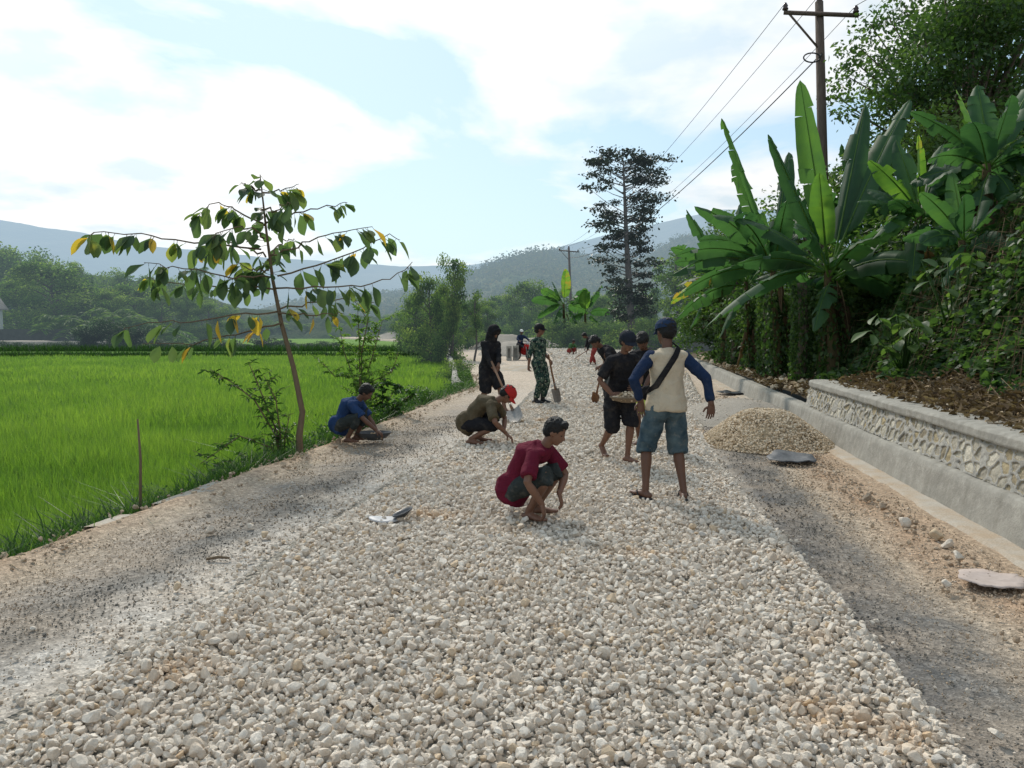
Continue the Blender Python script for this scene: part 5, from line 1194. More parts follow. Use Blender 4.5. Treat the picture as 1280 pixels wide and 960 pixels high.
banana('banana plant left of the tallest one, leaves fanned to the left over the low wall', bbase(972, D2), 0,
  [LV((968, 330), (902, 148), D2, -.4, .06, .60, .55, .2, .6), LV((970, 330), (916, 204), D2, .9, .06, .6, .62, .2, .5), LV((968, 335), (868, 258), D2, -.3, .20, .6, .30, .5, .3), LV((970, 335), (845, 320), D2, .5, .26, .6, .25, .6, .2), LV((966, 330), (986, 190), D2, .9, .02, .6, .20, .3, 0),
   LV((972, 330), (1010, 240), D2, .9, .05, .5, .4, .3, 0), LV((965, 340), (846, 372), D2, -1.0, .22, .55, .28, .7, 0), LV((968, 340), (1030, 395), D2, -.8, .25, .5, .5, .5, 0)], r, .13, 5, creeper=1100)
D3 = 21.5
banana('shorter banana plant with one bright upright leaf beside the vine-covered trunk', bbase(940, D3), 0,
  [LV((934, 352), (940, 282), D3, -.3, .02, .5, .80, .05, .2), LV((934, 352), (868, 330), D3, -.3, .25, .6, .38, .5, 0), LV((934, 355), (893, 290), D3, .4, .1, .6, .3, .4, .4), LV((936, 356), (985, 300), D3, .4, .12, .45, .35, .4, -.3), LV((932, 358), (845, 400), D3, -.6, .28, .6, .30, .8, 0), LV((936, 360), (898, 425), D3, -.5, .2, .4, .2, .7, 0)], r, .11, 5, creeper=900)
D4 = 27
banana('dark banana plant furthest left of the clump, hanging brown leaves', bbase(905, D4), 0,
  [LV((900, 345), (858, 262), D4, 0, .1, .6, .25, .5, .3), LV((900, 345), (925, 255), D4, .5, .05, .6, .2, .4, 0), LV((900, 350), (838, 310), D4, -.6, .25, .6, .45, .6, 0), LV((900, 350), (838, 380), D4, .3, .3, .6, .95, .8, 0), LV((903, 350), (960, 330), D4, .4, .25, .6, .2, .6, 0), LV((900, 355), (862, 412), D4, -.4, .2, .5, .3, .8, 0)], r, .13, 6, creeper=900)
D5 = 13.5
banana('big banana plant on the upper bank near the right edge', bbase(1235, D5), 0,
  [LV((1236, 205), (1195, 112), D5, .3, .04, .50, .82, .1, .3), LV((1238, 205), (1222, 106), D5, .8, .02, .5, .38, .2, 0), LV((1238, 205), (1265, 118), D5, -.3, .02, .5, .12, .3, -.4), LV((1240, 205), (1296, 96), D5, .5, .05, .5, .34, .3, -.4), LV((1236, 208), (1138, 140), D5, .5, .15, .45, .25, .4, .3), LV((1232, 212), (1160, 200), D5, -.5, .22, .42, .34, .6, .2), LV((1240, 212), (1310, 200), D5, -.6, .25, .45, .3, .5, 0), LV((1238, 215), (1218, 290), D5, -.8, .25, .42, .32, .6, 0), LV((1240, 215), (1275, 270), D5, -.8, .25, .42, .3, .6, 0)], r, .13, 4)
D6 = 14.6
banana('banana plant with one lit yellow green leaf, halfway up the bank', bbase(1150, D6), 0,
  [LV((1150, 268), (1148, 168), D6, -.2, .02, .34, .85, .2, .5), LV((1148, 265), (1086, 200), D6, -.2, .10, .42, .78, .3, .3), LV((1152, 268), (1215, 240), D6, -.5, .2, .45, .4, .5, 0), LV((1150, 270), (1090, 300), D6, -.6, .25, .5, .36, .5, 0), LV((1152, 270), (1225, 330), D6, -.7, .3, .45, .34, .6, 0), LV((1150, 272), (1140, 350), D6, -.7, .25, .4, .3, .7, 0), LV((1152, 268), (1180, 180), D6, .7, .05, .42, .3, .3, -.3), LV((1150, 268), (1120, 175), D6, .7, .05, .42, .2, .3, .3)], r, .12, 5)
D7 = 12.6
banana('pale leaved banana plant low on the bank at the right edge', bbase(1210, D7), 0,
  [LV((1205, 300), (1150, 240), D7, -.3, .12, .34, .45, .3, .3), LV((1206, 300), (1262, 245), D7, -.2, .12, .34, .4, .4, -.3), LV((1205, 300), (1190, 215), D7, .4, .04, .34, .5, .2, 0), LV((1206, 302), (1290, 285), D7, -.3, .22, .34, .34, .5, 0), LV((1204, 302), (1128, 300), D7, .3, .25, .34, .36, .5, 0), LV((1205, 305), (1178, 360), D7, -.5, .25, .3, .3, .6, 0)], r, .10, 3)
D8 = 19.5
banana('banana plant partly hidden behind the tallest one, right of the pole', bbase(1085, D8), 0,
  [LV((1085, 290), (1052, 180), D8, 0, .05, .6, .15, .3, .3), LV((1085, 290), (1110, 190), D8, .4, .05, .6, .2, .3, -.3), LV((1085, 292), (1150, 230), D8, -.4, .2, .6, .3, .5, 0), LV((1085, 292), (1020, 250), D8, .4, .2, .6, .28, .5, 0), LV((1087, 296), (1140, 340), D8, -.5, .3, .55, .25, .6, 0)], r, .15, 4)
# small bananas by the far bend
D9 = 62
for (px, lab, lvs) in [(706, 'far banana plant with one tall bright upright leaf at the road bend', [((705, 380), (707, 336), 0, .02, 1.0, .9, .1, .2), ((705, 380), (676, 362), 0, .15, 1.1, .55, .3, 0), ((705, 382), (672, 398), -.5, .3, 1.1, .45, .3, 0), ((706, 382), (738, 366), .3, .2, 1.1, .3, .3, 0), ((706, 384), (722, 405), -.6, .3, 1.1, .4, .4, 0), ((705, 382), (690, 408), -.5, .3, 1.0, .4, .4, 0), ((705, 384), (735, 392), .5, .3, 1.1, .5, .4, 0), ((705, 384), (690, 352), .5, .1, 1.0, .3, .2, 0), ((705, 384), (664, 376), .6, .25, 1.1, .35, .2, 0)]),
        (733, 'far banana plant right of the bright upright leaf at the road bend', [((732, 392), (731, 360), 0, .02, 1.0, .80, .1, .2), ((732, 392), (752, 356), 0, .12, 1.0, .3, .3, 0), ((732, 394), (765, 392), .5, .3, 1.0, .3, .4, 0), ((732, 395), (712, 402), -.5, .3, 1.0, .35, .4, 0), ((733, 396), (752, 412), -.5, .3, 1.0, .3, .4, 0)])]:
    bs = at(px, 430, D9); bs[2] = -.4; banana(lab, bs, 0, [LV(a_[0], a_[1], D9, *a_[2:]) for a_ in lvs], r, .17, 1, extra=0)

# ------------------------------------------------------------ undergrowth, litter, vines on the bank
r = np.random.default_rng(31); ug = MB()
def on_bank(n, y0, y1, u0, u1, pw=1.0):
    y = y0+(y1-y0)*r.random(n); u_ = u0+(u1-u0)*r.random(n)**pw; x = xr(y)+u_; return x, y, u_
n = 210000; x, y, u_ = on_bank(n, 4, 27, .95, 8.5, 1.5)
lim = 1.2+.5*(vnoise(np.stack([y, y*0], -1), .8, 77)-.5)*2
lump = vnoise(np.stack([x, y], -1), 1.1, 51); lump2 = vnoise(np.stack([x, y], -1), 3.0, 52)
k = (u_ > lim) & (x < y*.72+1.5)
x, y, u_, lump, lump2 = [a_[k] for a_ in (x, y, u_, lump, lump2)]; n = len(x); tall = np.clip((lump-.35)*2.6, .05, 1)*(.9*smooth((u_-1.3)/1.3)+.25)*np.interp(y, [0, 14, 20], [1, 1.3, 1.9])
hgt = tall*(r.random(n)**.5); z = bank_h(x, y)+hgt+.02
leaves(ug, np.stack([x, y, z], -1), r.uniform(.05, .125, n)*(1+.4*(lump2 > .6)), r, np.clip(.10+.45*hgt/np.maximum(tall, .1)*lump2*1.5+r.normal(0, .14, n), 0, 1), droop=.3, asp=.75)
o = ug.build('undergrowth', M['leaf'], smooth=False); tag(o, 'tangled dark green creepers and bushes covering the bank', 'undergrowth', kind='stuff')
# dry strands and twigs hanging on the near right of the bank
vn = MB()
for i in range(1500):
    yy = r.uniform(5.5, 13) if i < 1150 else r.uniform(12, 24); uu = r.uniform(1.5, 4.2); xx = xr(yy)+uu; 
    if xx > yy*.72+.6: continue
    z = bz(xx, yy)+r.uniform(.1, 1.0)*smooth(np.array((uu-1)/1.5)); a = r.normal(math.pi, .8); L_ = r.uniform(.3, 1.1)
    vn.tube([V(xx, yy, z), V(xx+math.cos(a)*L_*.4, yy+math.sin(a)*L_*.5, z+r.uniform(-.2, .15)), V(xx+math.cos(a)*L_*.6, yy+math.sin(a)*L_*.8, z-L_*r.uniform(.3, .8))], [.004, .0035, .002], 3, caps=False, tint=r.uniform(.1, .9))
o = vn.build('dry_vines', M['dry'], smooth=False); tag(o, 'tangle of dry brown vines and twigs over the bank near the right edge', 'vines', kind='stuff')
lt_ = MB(); n = 17000; x, y, u_ = on_bank(n, 4, 24, .32, 2.4); z = bank_h(x, y)+r.random(n)*.09
leaves(lt_, np.stack([x, y, z], -1), r.uniform(.03, .11, n), r, np.clip(r.normal(.45, .25, n), 0, 1), asp=.35, fold_=.6)
for i in range(350):
    yy = r.uniform(5, 14); xx = xr(yy)+r.uniform(.5, 1.9); a = r.uniform(0, 6.3); L_ = r.uniform(.1, .35); z = bz(xx, yy)+.03; lt_.tube([V(xx, yy, z), V(xx+math.cos(a)*L_, yy+math.sin(a)*L_, z+r.uniform(0, .15))], r.uniform(.003, .007), 4, tint=r.uniform(.2, 1))
o = lt_.build('leaf_litter', M['dry'], smooth=False); tag(o, 'brown dead leaves and twigs on the ground behind the wall', 'leaf litter', kind='stuff')
rb = MB(); n = 2600; x, y, u_ = on_bank(n, 12.5, 34, .35, 2.6); s_ = r.uniform(.02, .09, n)*np.exp(r.normal(0, .35, n)); scatter(rb, np.stack([x, y, bank_h(x, y)+s_*.3], -1), s_, 1, r)
n = 500; x, y, u_ = on_bank(n, 4, 13, .3, 1.6); s_ = r.uniform(.015, .05, n); scatter(rb, np.stack([x, y, bank_h(x, y)+s_*.3], -1), s_, 1, r)
o = rb.build('rubble', M['stone_tan'], smooth=False); tag(o, 'stone rubble scattered on the soil behind the low wall', 'rubble', kind='stuff')
# big leaved plant on the bank
def taro(px, py, D, n, ls, lab):
    c_ = at(px, py+30, D); c_[2] = bz(c_[0], c_[1]); rt = empty('broadleaf_plant', tuple(c_), lab, 'plant'); T = MB(); L = MB()
    for i in range(n):
        e = at(px+r.normal(0, 24), py-r.uniform(0, 46)+12, D+r.uniform(-.35, .2)); T.tube([c_, (c_+e)/2+V(0, 0, .08), e], .007, 5); a = r.uniform(0, 6.3); bigleaf(L, e, unit(V(math.cos(a), math.sin(a)-.4, -.35)), ls*r.uniform(.7, 1.2), ls*.62, r.uniform(.45, .75), r)
    T.build('stems', M['weed'], rt); L.build('leaves', M['leaf'], rt)
taro(1130, 425, 11.2, 34, .26, 'broad leaved plant at the foot of the bank behind the stone wall')
taro(1195, 350, 11, 18, .24, 'broad leaved plant higher on the bank under the banana leaves')

# ------------------------------------------------------------ utility poles and wires
M['pole_wood'] = bark('pole_wood', (.055, .04, .032, 1), (.19, .15, .125, 1))
M['pole_wood_far'] = bark('pole_wood_far', (.055, .04, .032, 1), (.19, .15, .125, 1), HZ)
M['ceramic'] = simple('ceramic', (.05, .03, .028), .25, .2, spec=.5)
M['wire'] = simple('wire', (.03, .03, .032), .6, .2)
def pole(lab, bpx, tpx, D, aw, mat, bzv, tilt=.10):
    t_ = at(*tpx, D); b_ = at(bpx[0], bpx[1], D); b_[2] = bzv; rt = empty('utility_pole', tuple(b_), lab, 'utility pole'); q = MB(); k_ = (t_-b_)
    q.tube([b_, b_+k_*.5, t_+k_*.012], [.16, .135, .105], 12); q.build('pole', mat, rt)
    c_ = t_-V(0, .14, .25); A = unit(V(1, -.15, -tilt)); a0, a1 = c_-A*aw/2, c_+A*aw/2; q = MB(); q.tube([a0, a1], [(.06, .05)]*2, 4, side=V(0, 0, 1)); q.build('crossarm', mat, rt)
    q = MB(); q.tube([c_-A*aw*.42+V(0, .02, -.03), c_+V(0, .1, -.85)], .03, 5); q.build('brace', mat, rt); ins = []
    for f in (-.48, .02, .46):
        p0 = c_+A*aw*f; q = MB()
        if f == .02: p0 = t_+V(0, 0, .05)
        q.tube([p0, p0+V(0, 0, .08)], .02, 6); q.tube([p0+V(0, 0, z) for z in (.07, .10, .14, .17, .21, .25)], [.075, .08, .055, .07, .05, .03], 10); q.build('insulator', M['ceramic'], rt); ins.append(p0+V(0, 0, .25))
    return rt, ins
rt1, ins1 = pole('tall brown wooden utility pole rising behind the banana leaves', (1036, 400), (1024, 8), 21, 1.9, M['pole_wood'], bz(8.6, 21)-.3)
q = MB(); c_ = at(1015, 72, 20.7); q.tube([c_+V(.22*math.cos(a), 0, .12*math.sin(a)) for a in np.linspace(0, 6.28, 20)], .02, 5, caps=False); q.tube([c_+V(.2, 0, 0), at(1028, 66, 21)], .03, 5); q.build('wire_coil', M['wire'], rt1)
rt2, ins2 = pole('small distant wooden utility pole above the hedge at the road bend', (716, 400), (711, 311), 78, 2.0, M['pole_wood_far'], -.4)
def wire(a, b, sag, lab, rad=.010):
    a, b = np.asarray(a, float), np.asarray(b, float); u_ = np.linspace(0, 1, 40); P = a*(1-u_)[:, None]+b*u_[:, None]; P[:, 2] -= sag*4*u_*(1-u_); q = MB(); q.tube(P, rad*(1+0*u_), 4); return tag(q.build('power_line', M['wire'], origin=tuple(a)), lab, 'power line')
wire(ins1[0], ins2[0], 1.2, 'power line from the left insulator of the near pole, highest in the sky'); wire(ins1[1], ins2[1], 1.3, 'power line from the middle insulator of the near pole'); wire(ins1[2], ins2[2], 1.4, 'power line from the right insulator of the near pole')
wire(at(1028, 66, 21), at(712, 322, 78), 1.4, 'thick cable from the coil on the near pole toward the far pole', .022)
back = [V(x_, 1, 9.5) for x_ in (8.2, 9.4, 10.4)]
wire(ins1[2], V(13.5, -8, 10), .6, 'power line from the near pole toward the camera side, upper right')

# ------------------------------------------------------------ trees
r = np.random.default_rng(3)
# big tree above the bank
bx, by = at(1215, 300, 21)[:2]; B0 = V(bx, by, bz(bx, by)-.3); bt = empty('large_tree', tuple(B0), 'large leafy tree filling the upper right corner above the bananas', 'tree'); T = MB(); L = MB()
tops = []
T.tube([B0, B0+V(-.3, 0, 2.5), B0+V(-.1, .3, 5)], [.32, .26, .18], 10); hub = B0+V(-.1, .3, 4.2)
for i in range(115):
    px, py = r.uniform(1085, 1330), r.uniform(-70, 262); 
    if px < 1110+.5*abs(py-110)*.6: continue
    if px < 1180 and py > 200: continue
    e = at(px, py, 21+r.uniform(-3, 3.5)); tops.append(e)
for i in range(16):
    e = at(*[(1058, 95), (1075, 60), (1092, 112), (1088, 30), (1066, 140), (1100, 170), (1075, 190), (1060, 215), (1100, 75), (1110, 135), (1065, 75), (1045, 120), (1085, 225), (1110, 20), (1130, 5), (1100, 200)][i], 21+r.uniform(-1.5, 1.5)); tops.append(e)
for i, e in enumerate(tops):
    m1 = hub*.6+e*.4+V(0, 0, .5+r.normal(0, .3)); T.tube([hub, m1, e], [.08, .04, .012], 5)
    edge_ = i >= len(tops)-16; n = 130 if edge_ else 430; cs = .62 if edge_ else 1.05; p_ = r.normal(size=(n, 3)); p_ /= np.linalg.norm(p_, axis=1)[:, None]; p_ *= (r.random(n)**.5)[:, None]*V(cs, cs, cs*.75)
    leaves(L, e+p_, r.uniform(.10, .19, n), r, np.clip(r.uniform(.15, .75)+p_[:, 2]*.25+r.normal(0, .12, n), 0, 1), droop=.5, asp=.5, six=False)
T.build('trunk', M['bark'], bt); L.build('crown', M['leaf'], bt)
# dark filling trees on the bank behind the bananas
for (px, D, h_, cw, cb, lab) in [(1010, 25, 5.2, 4.5, .6, 'dark bushy tree behind the tallest banana plant'), (1120, 22, 5.5, 4.8, .6, 'dark bushy tree on the bank between the two banana groups'), (1230, 18.5, 4.6, 4.6, .4, 'dark bushy tree behind the banana plant on the upper bank'), (935, 30, 5.5, 4.5, 1.2, 'dark tree hung with creepers at the left end of the banana clump'), (1290, 15.5, 3.4, 3.6, .2, 'dark bush on the bank cut by the right edge'), (1165, 17.5, 3.2, 4.0, .2, 'dark bush under the yellow green banana leaf'), (1025, 20.5, 2.3, 2.6, .1, 'low dark bush behind the trunk of the tallest banana plant'), (965, 24, 2.6, 3.0, .1, 'low dark bush between the creeper covered trunks'), (905, 30, 3.4, 3.4, .2, 'low dark bush at the far left foot of the banana clump'), (1085, 18.5, 2.6, 3.0, .1, 'low dark bush right of the tallest banana trunk')]:
    x = at(px, 400, D)[0]; put_tree('bushy_tree', lab, 'tree', (x, D, bz(x, D)-.2), tree_meshes(r, h_, cw, cb, .12, 34, 260, .15, mats=(M['bark'], M['leaf']), clump=.19))
# vine-hung trunks under the bananas
for (px, D, hh, lab) in [(1002, 16.8, 2.3, 'trunk wrapped in green creeper, nearest to the stone wall end'), (958, 19.2, 2.4, 'trunk wrapped in green creeper behind the low wall, middle one'), (918, 25, 3.2, 'trunk wrapped in green creeper, leftmost behind the low wall')]:
    x = at(px, 430, D)[0]; b_ = V(x, D, bz(x, D)-.1); rt = empty('creeper_trunk', tuple(b_), lab, 'tree trunk'); T = MB(); T.tube([b_, b_+V(.05, 0, hh*.5), b_+V(-.03, 0, hh)], [.13, .11, .10], 9); T.build('trunk', M['bark'], rt); L = MB(); n = 1500
    a = r.uniform(0, 6.3, n); z = r.uniform(.1, hh, n); p_ = b_+np.stack([np.cos(a)*(.15+.12*r.random(n)), np.sin(a)*(.15+.12*r.random(n)), z], -1); leaves(L, p_, r.uniform(.05, .10, n), r, np.clip(r.normal(.45, .2, n), 0, 1), droop=1.0, asp=.7); L.build('creeper', M['leaf'], rt)

# tall dark layered tree by the bend
r = np.random.default_rng(14); D = 56; b_ = at(791, 430, D); b_[2] = -.3; rt = empty('tall_tree', tuple(b_), 'tall dark tree with layered ragged crown beside the road bend', 'tree'); T = MB(); L = MB()
tp = [b_, at(789, 400, D), at(786, 350, D), at(783, 300, D), at(781, 250, D), at(779, 200, D)]; T.tube(tp, [.34, .27, .24, .17, .11, .04], 10); tp = np.array(tp)
sil = [(185, -5, 4), (192, -28, 22), (200, -40, 38), (212, -46, 46), (224, -50, 40), (236, -58, 50), (243, -62, 60), (256, -40, 36), (268, -38, 34), (280, -34, 32), (293, -18, 16), (302, -30, 24), (312, -38, 32), (322, -46, 40), (335, -34, 34), (348, -30, 34), (360, -16, 22), (372, -14, 18), (384, -22, 22), (394, -24, 24), (406, -12, 14)]
sy = [a_[0] for a_ in sil]
for i in range(170):
    py = r.uniform(188, 402); lft = np.interp(py, sy, [a_[1] for a_ in sil]); rgt = np.interp(py, sy, [a_[2] for a_ in sil]); f = r.uniform(.1, 1)**.7; sg = r.random() < .5; dx = (lft if sg else rgt)*f*.90
    th = math.acos(r.uniform(-1, 1)); R_ = abs(dx)/F*D; zz0 = at(0, py, D)[2]; cx = np.interp(zz0, tp[:, 2], tp[:, 0])
    e = V(cx+dx/F*D, D+R_*r.normal(0, .55), zz0); s0 = V(np.interp(zz0-.6*R_, tp[:, 2], tp[:, 0]), D, zz0-r.uniform(.25, .7)*R_); T.tube([s0, (s0+e)/2+V(0, 0, -.05*R_), e], [.035, .022, .010], 4, caps=False)
    n = 70; cs = r.uniform(.38, .8); p_ = r.normal(size=(n, 3))*V(cs, cs, cs*.26)*.6; leaves(L, e+p_, r.uniform(.16, .30, n), r, np.clip(r.uniform(.1, .6)+r.normal(0, .15, n), 0, 1), droop=.4, asp=.6, six=False)
T.build('trunk', M['bark_far'], rt); L.build('crown', M['leaf_dark'], rt)

# shared tree meshes for the distance
r = np.random.default_rng(40)
TM = [tree_meshes(r, 8, 7.5, .6, .2, 46, 230, .30), tree_meshes(r, 8, 6, 1.0, .18, 36, 200, .28, shape='cone'), tree_meshes(r, 8, 6.5, .4, .2, 46, 230, .26, shape='lay'), tree_meshes(r, 8, 8.5, 1.4, .25, 52, 200, .32), tree_meshes(r, 8, 5.0, 2.8, .16, 20, 120, .25, shape='lay', clump=.14)]
SMD = [tree_meshes(r, 2, 3.4, .05, .05, 34, 190, .13, clump=.2, mats=(M['bark_far'], M['leaf_hedge'])), tree_meshes(r, 2, 3.0, .1, .05, 30, 180, .15, shape='lay', clump=.2, mats=(M['bark_far'], M['leaf_hedge']))]
SM = [tree_meshes(r, 2, 3.0, .1, .05, 24, 150, .13, clump=.2), tree_meshes(r, 2, 2.6, .2, .05, 20, 140, .15, shape='lay', clump=.2)]
def dist_tree(px, top, D, kind, lab, grp=None, w=1.0, base=-.5, name='tree', cat='tree'):
    x = at(px, top, D)[0]; zt = at(px, top, D)[2]; s_ = (zt-base)/8; s2 = s_*w; return put_tree(name, lab, cat, (x, D, base), TM[kind], (s2, s2, s_), r.uniform(0, 6.3), grp)
# trees flanking the far bend, each at its place in the row
row = [(538, 350, 42, 0, .62, 'slim roadside tree with loose leafy crown left of the hooded worker'), (565, 328, 40, 2, .50, 'roadside tree behind the canal wall, tallest of the left pair'), (594, 366, 38, 4, .75, 'thin young tree directly behind the hooded worker'),
       (520, 385, 95, 0, 1.1, 'dark round tree beyond the paddy at the far road bend'), (560, 372, 105, 3, .9, 'broad tree beyond the far gravel heaps'), (612, 378, 92, 0, .9, 'round leafy tree above the hooded worker across the road'), (640, 362, 100, 2, .8, 'leafy tree with ragged top between hooded worker and soldier'),
       (664, 355, 98, 3, .8, 'broad tree behind the soldier, tallest of its row'), (690, 372, 84, 0, .8, 'dark green tree left of the far banana plants'), (722, 378, 86, 2, .8, 'dark tree behind the far banana plants'), (752, 372, 80, 0, .8, 'round tree between far banana plants and tall dark tree'),
       (775, 362, 84, 3, .7, 'broad tree directly behind the trunk of the tall dark tree'), (812, 362, 74, 2, .8, 'leafy tree right of the tall dark tree'), (846, 315, 62, 4, 1.0, 'thin dark tree next to the banana clump'), (868, 320, 70, 2, 1.0, 'shaggy tree at the left end of the banana clump'), (835, 388, 66, 1, .7, 'small cone shaped tree right of the tall dark tree')]
row += [(518, 372, 52, 3, .7, 'bushy tree at the paddy edge furthest left of the canal wall trees'), (552, 372, 58, 0, .8, 'dark bushy tree filling the gap behind the canal wall trees'), (582, 378, 62, 3, .75, 'dark bushy tree behind the thin young tree'), (610, 386, 66, 2, .9, 'bushy green tree just right of the hood of the worker'), (500, 392, 125, 0, 1.2, 'dark tree at the left end of the far tree line'), (538, 384, 128, 3, .9, 'rounded tree in the far tree line above the far gravel heaps'), (585, 380, 120, 0, 1.0, 'broad dark tree left of the hooded worker in the far tree line'), (628, 372, 118, 3, 1.0, 'tall rounded tree behind the motorcyclist'), (676, 376, 112, 0, 1.1, 'wide dark tree behind the soldier'), (706, 366, 108, 2, 1.0, 'ragged tree behind the far utility pole'), (742, 374, 100, 3, 1.0, 'wide tree behind the far bananas'), (800, 372, 92, 0, 1.0, 'rounded tree just right of the tall dark trunk'), (890, 330, 60, 3, .9, 'tall leafy tree behind the left banana leaves')]
for (px, top, D, k_, w_, lab) in row: dist_tree(px, top, D, k_, lab, w=w_)
def dist_shrub(px, top, D, lab, k_=0, w=1.0, grp=None, base=-.5, ms=None):
    x = at(px, top, D)[0]; s_ = (at(px, top, D)[2]-base)/2; return put_tree('shrub', lab, 'shrub', (x, D, base), (ms or SM)[k_], (s_*w, s_*w, s_), r.uniform(0, 6.3), grp)
for (px, top, D, k_, lab) in [(690, 408, 60.5, 0, 'bright shrub hiding the foot of the far bananas, left one'), (716, 404, 60, 1, 'bright shrub hiding the foot of the far bananas, middle one'), (742, 406, 60, 0, 'bright shrub hiding the foot of the far bananas, right one'), (762, 408, 57, 1, 'leafy shrub left of the trunk of the tall dark tree'), (812, 402, 54, 0, 'leafy shrub right of the trunk of the tall dark tree'), (575, 452, 27, 0, 'round weed bush against the canal wall behind the hooded worker')]: dist_shrub(px, top, D, lab, k_, 1.1)
for i, px in enumerate(np.linspace(604, 905, 17)):
    if 640 < px < 668: continue
    D = 70 if px > 700 else 76; D = D+r.uniform(-2, 2)
    if px < 630: D = 82
    dist_shrub(px, 404+r.uniform(-6, 8), D, 'dense green shrub in the hedge across the far road bend', i % 2, 1.1, 'hedge shrubs across the far road bend')
# dark low wall behind the road on the right
q = MB(); ys = np.linspace(0, 1, 30); P = np.array([[V(6.0+t_*11.5, 62-t_*22, z) for t_ in ys] for z in (-.3, .75, .8)]); P[2, :, 1] += .35; P[2, :, 2] = .75; q.grid(P, flip=False)
M['dark_wall'] = simple('dark_wall', (.05, .05, .045), .95, .5, 2, bump=.5, haze=HZ, obj=False); tag(q.build('field_wall', M['dark_wall'], origin=(10, 55, 0)), 'long low dark stone wall behind the bent workers, in front of the sunlit field', 'wall')
# left hedge line beyond the paddy
for i, (px, top) in enumerate([(8, 428), (42, 430), (78, 428), (112, 412), (136, 404), (160, 410), (186, 424), (215, 428), (245, 430), (272, 426), (300, 430), (330, 424), (356, 428), (384, 430), (408, 428)]):
    lab = 'dense dark bush, tallest of the row beyond the paddy, under the yellow leaves' if i == 4 else 'low dark bush in the row beyond the paddy'; dist_shrub(px, top, 66+r.uniform(-1.5, 1.5), lab, i % 2, 2.2 if i not in (3, 4, 5) else 1.15, None if i == 4 else 'dark bushes beyond the paddy', ms=SMD)
# wooded rise on the left
def ridge(name, pts, D1_, D0_, z0, mat, rough_, seed, kind='structure', ny=26):
    a = np.array(pts, float); px = np.arange(a[0, 0], a[-1, 0], max(1.0, (a[-1, 0]-a[0, 0])/420)); py = np.interp(px, a[:, 0], a[:, 1]); top = np.array([at(x_, y_, D1_) for x_, y_ in zip(px, py)])
    v_ = np.linspace(0, 1, ny); P = np.zeros((len(px), ny, 3))
    for j, t_ in enumerate(v_):
        dist = D0_+(D1_-D0_)*t_; P[:, j, 0] = top[:, 0]*(.75+.25*t_)*(dist/D1_)**.0 if False else top[:, 0]*(dist/D1_)**.35; P[:, j, 1] = dist; P[:, j, 2] = z0+(top[:, 2]-z0)*(t_**1.05)
    sc_ = 9/(D1_-D0_); nz = vnoise(P, sc_, seed, 5)-.5; nz2 = vnoise(P, sc_*9, seed+3, 3)-.5
    P[..., 2] += (nz*rough_*np.sin(v_*math.pi)[None]*3+nz2*rough_*(.25+.4*np.sin(v_*math.pi))[None])
    bk = P[:, -1:].copy(); bk[..., 1] += (D1_-D0_)*.6; bk[..., 2] = z0; P = np.concatenate([P, bk], 1); q = MB(); q.grid(P, flip=False); return tag(q.build(name, mat), kind=kind)
def hillmat(name, a, b, c_, hz, sc):
    m = Mat(name); p = m.pos(); c = m.mix(m.ramp(m.noise(p, sc, 6, .7), [(.35, 0.0), (.65, 1.0)]), a, b); c = m.mix(m.ramp(m.noise(p, sc*.25, 4, .6), [(.45, 0.0), (.65, .7)]), c, c_)
    return m.surf(c, .95, m.bump(m.noise(p, sc*1.5, 5, .7), 1.0, 3/sc*.12), haze=hz, spec=.02)
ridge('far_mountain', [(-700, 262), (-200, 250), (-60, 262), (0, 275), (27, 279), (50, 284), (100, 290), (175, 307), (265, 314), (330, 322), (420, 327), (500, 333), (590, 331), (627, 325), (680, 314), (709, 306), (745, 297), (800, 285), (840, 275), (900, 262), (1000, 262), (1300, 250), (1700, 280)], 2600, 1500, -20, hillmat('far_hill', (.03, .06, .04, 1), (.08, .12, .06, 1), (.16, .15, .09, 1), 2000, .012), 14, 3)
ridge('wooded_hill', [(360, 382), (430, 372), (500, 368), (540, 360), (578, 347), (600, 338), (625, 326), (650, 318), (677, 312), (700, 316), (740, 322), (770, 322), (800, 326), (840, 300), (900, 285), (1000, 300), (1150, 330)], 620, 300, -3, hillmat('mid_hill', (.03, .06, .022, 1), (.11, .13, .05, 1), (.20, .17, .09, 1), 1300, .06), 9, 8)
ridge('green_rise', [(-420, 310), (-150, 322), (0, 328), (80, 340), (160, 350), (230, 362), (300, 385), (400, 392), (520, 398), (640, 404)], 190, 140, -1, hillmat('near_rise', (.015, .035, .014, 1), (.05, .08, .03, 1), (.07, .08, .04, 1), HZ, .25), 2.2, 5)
# canopy clumps over the wooded hill
r = np.random.default_rng(91); cn = MB(); N = 9000
px = r.uniform(380, 1000, N); a = np.array([(360, 382), (430, 372), (500, 368), (540, 360), (578, 347), (600, 338), (625, 326), (650, 318), (677, 312), (700, 316), (740, 322), (770, 322), (800, 326), (840, 300), (900, 285), (1000, 300)], float)
t_ = r.random(N)**.6; topx = (px-640)/F*620; ztop = np.array([at(p_, q_, 620)[2] for p_, q_ in zip(px, np.interp(px, a[:, 0], a[:, 1]))]); dist = 300+320*t_
P = np.stack([topx*(dist/620)**.35, dist, -3+(ztop+3)*t_**1.05+r.uniform(-1, 2.5, N)], -1)
for k in range(7):
    off = r.normal(size=P.shape)*V(2.6, 2.6, 1.6); leaves(cn, P+off, r.uniform(1.2, 2.6, N), r, np.clip(.35+.45*vnoise(P, .02, 3)+r.normal(0, .22, N), 0, 1), asp=.8, six=False)
mcan = leafmat('hill_canopy', [(0, (.025, .05, .022, 1)), (.5, (.07, .10, .035, 1)), (.8, (.15, .16, .06, 1)), (1, (.20, .16, .07, 1))], transl=.08, haze=1300, spec=0)
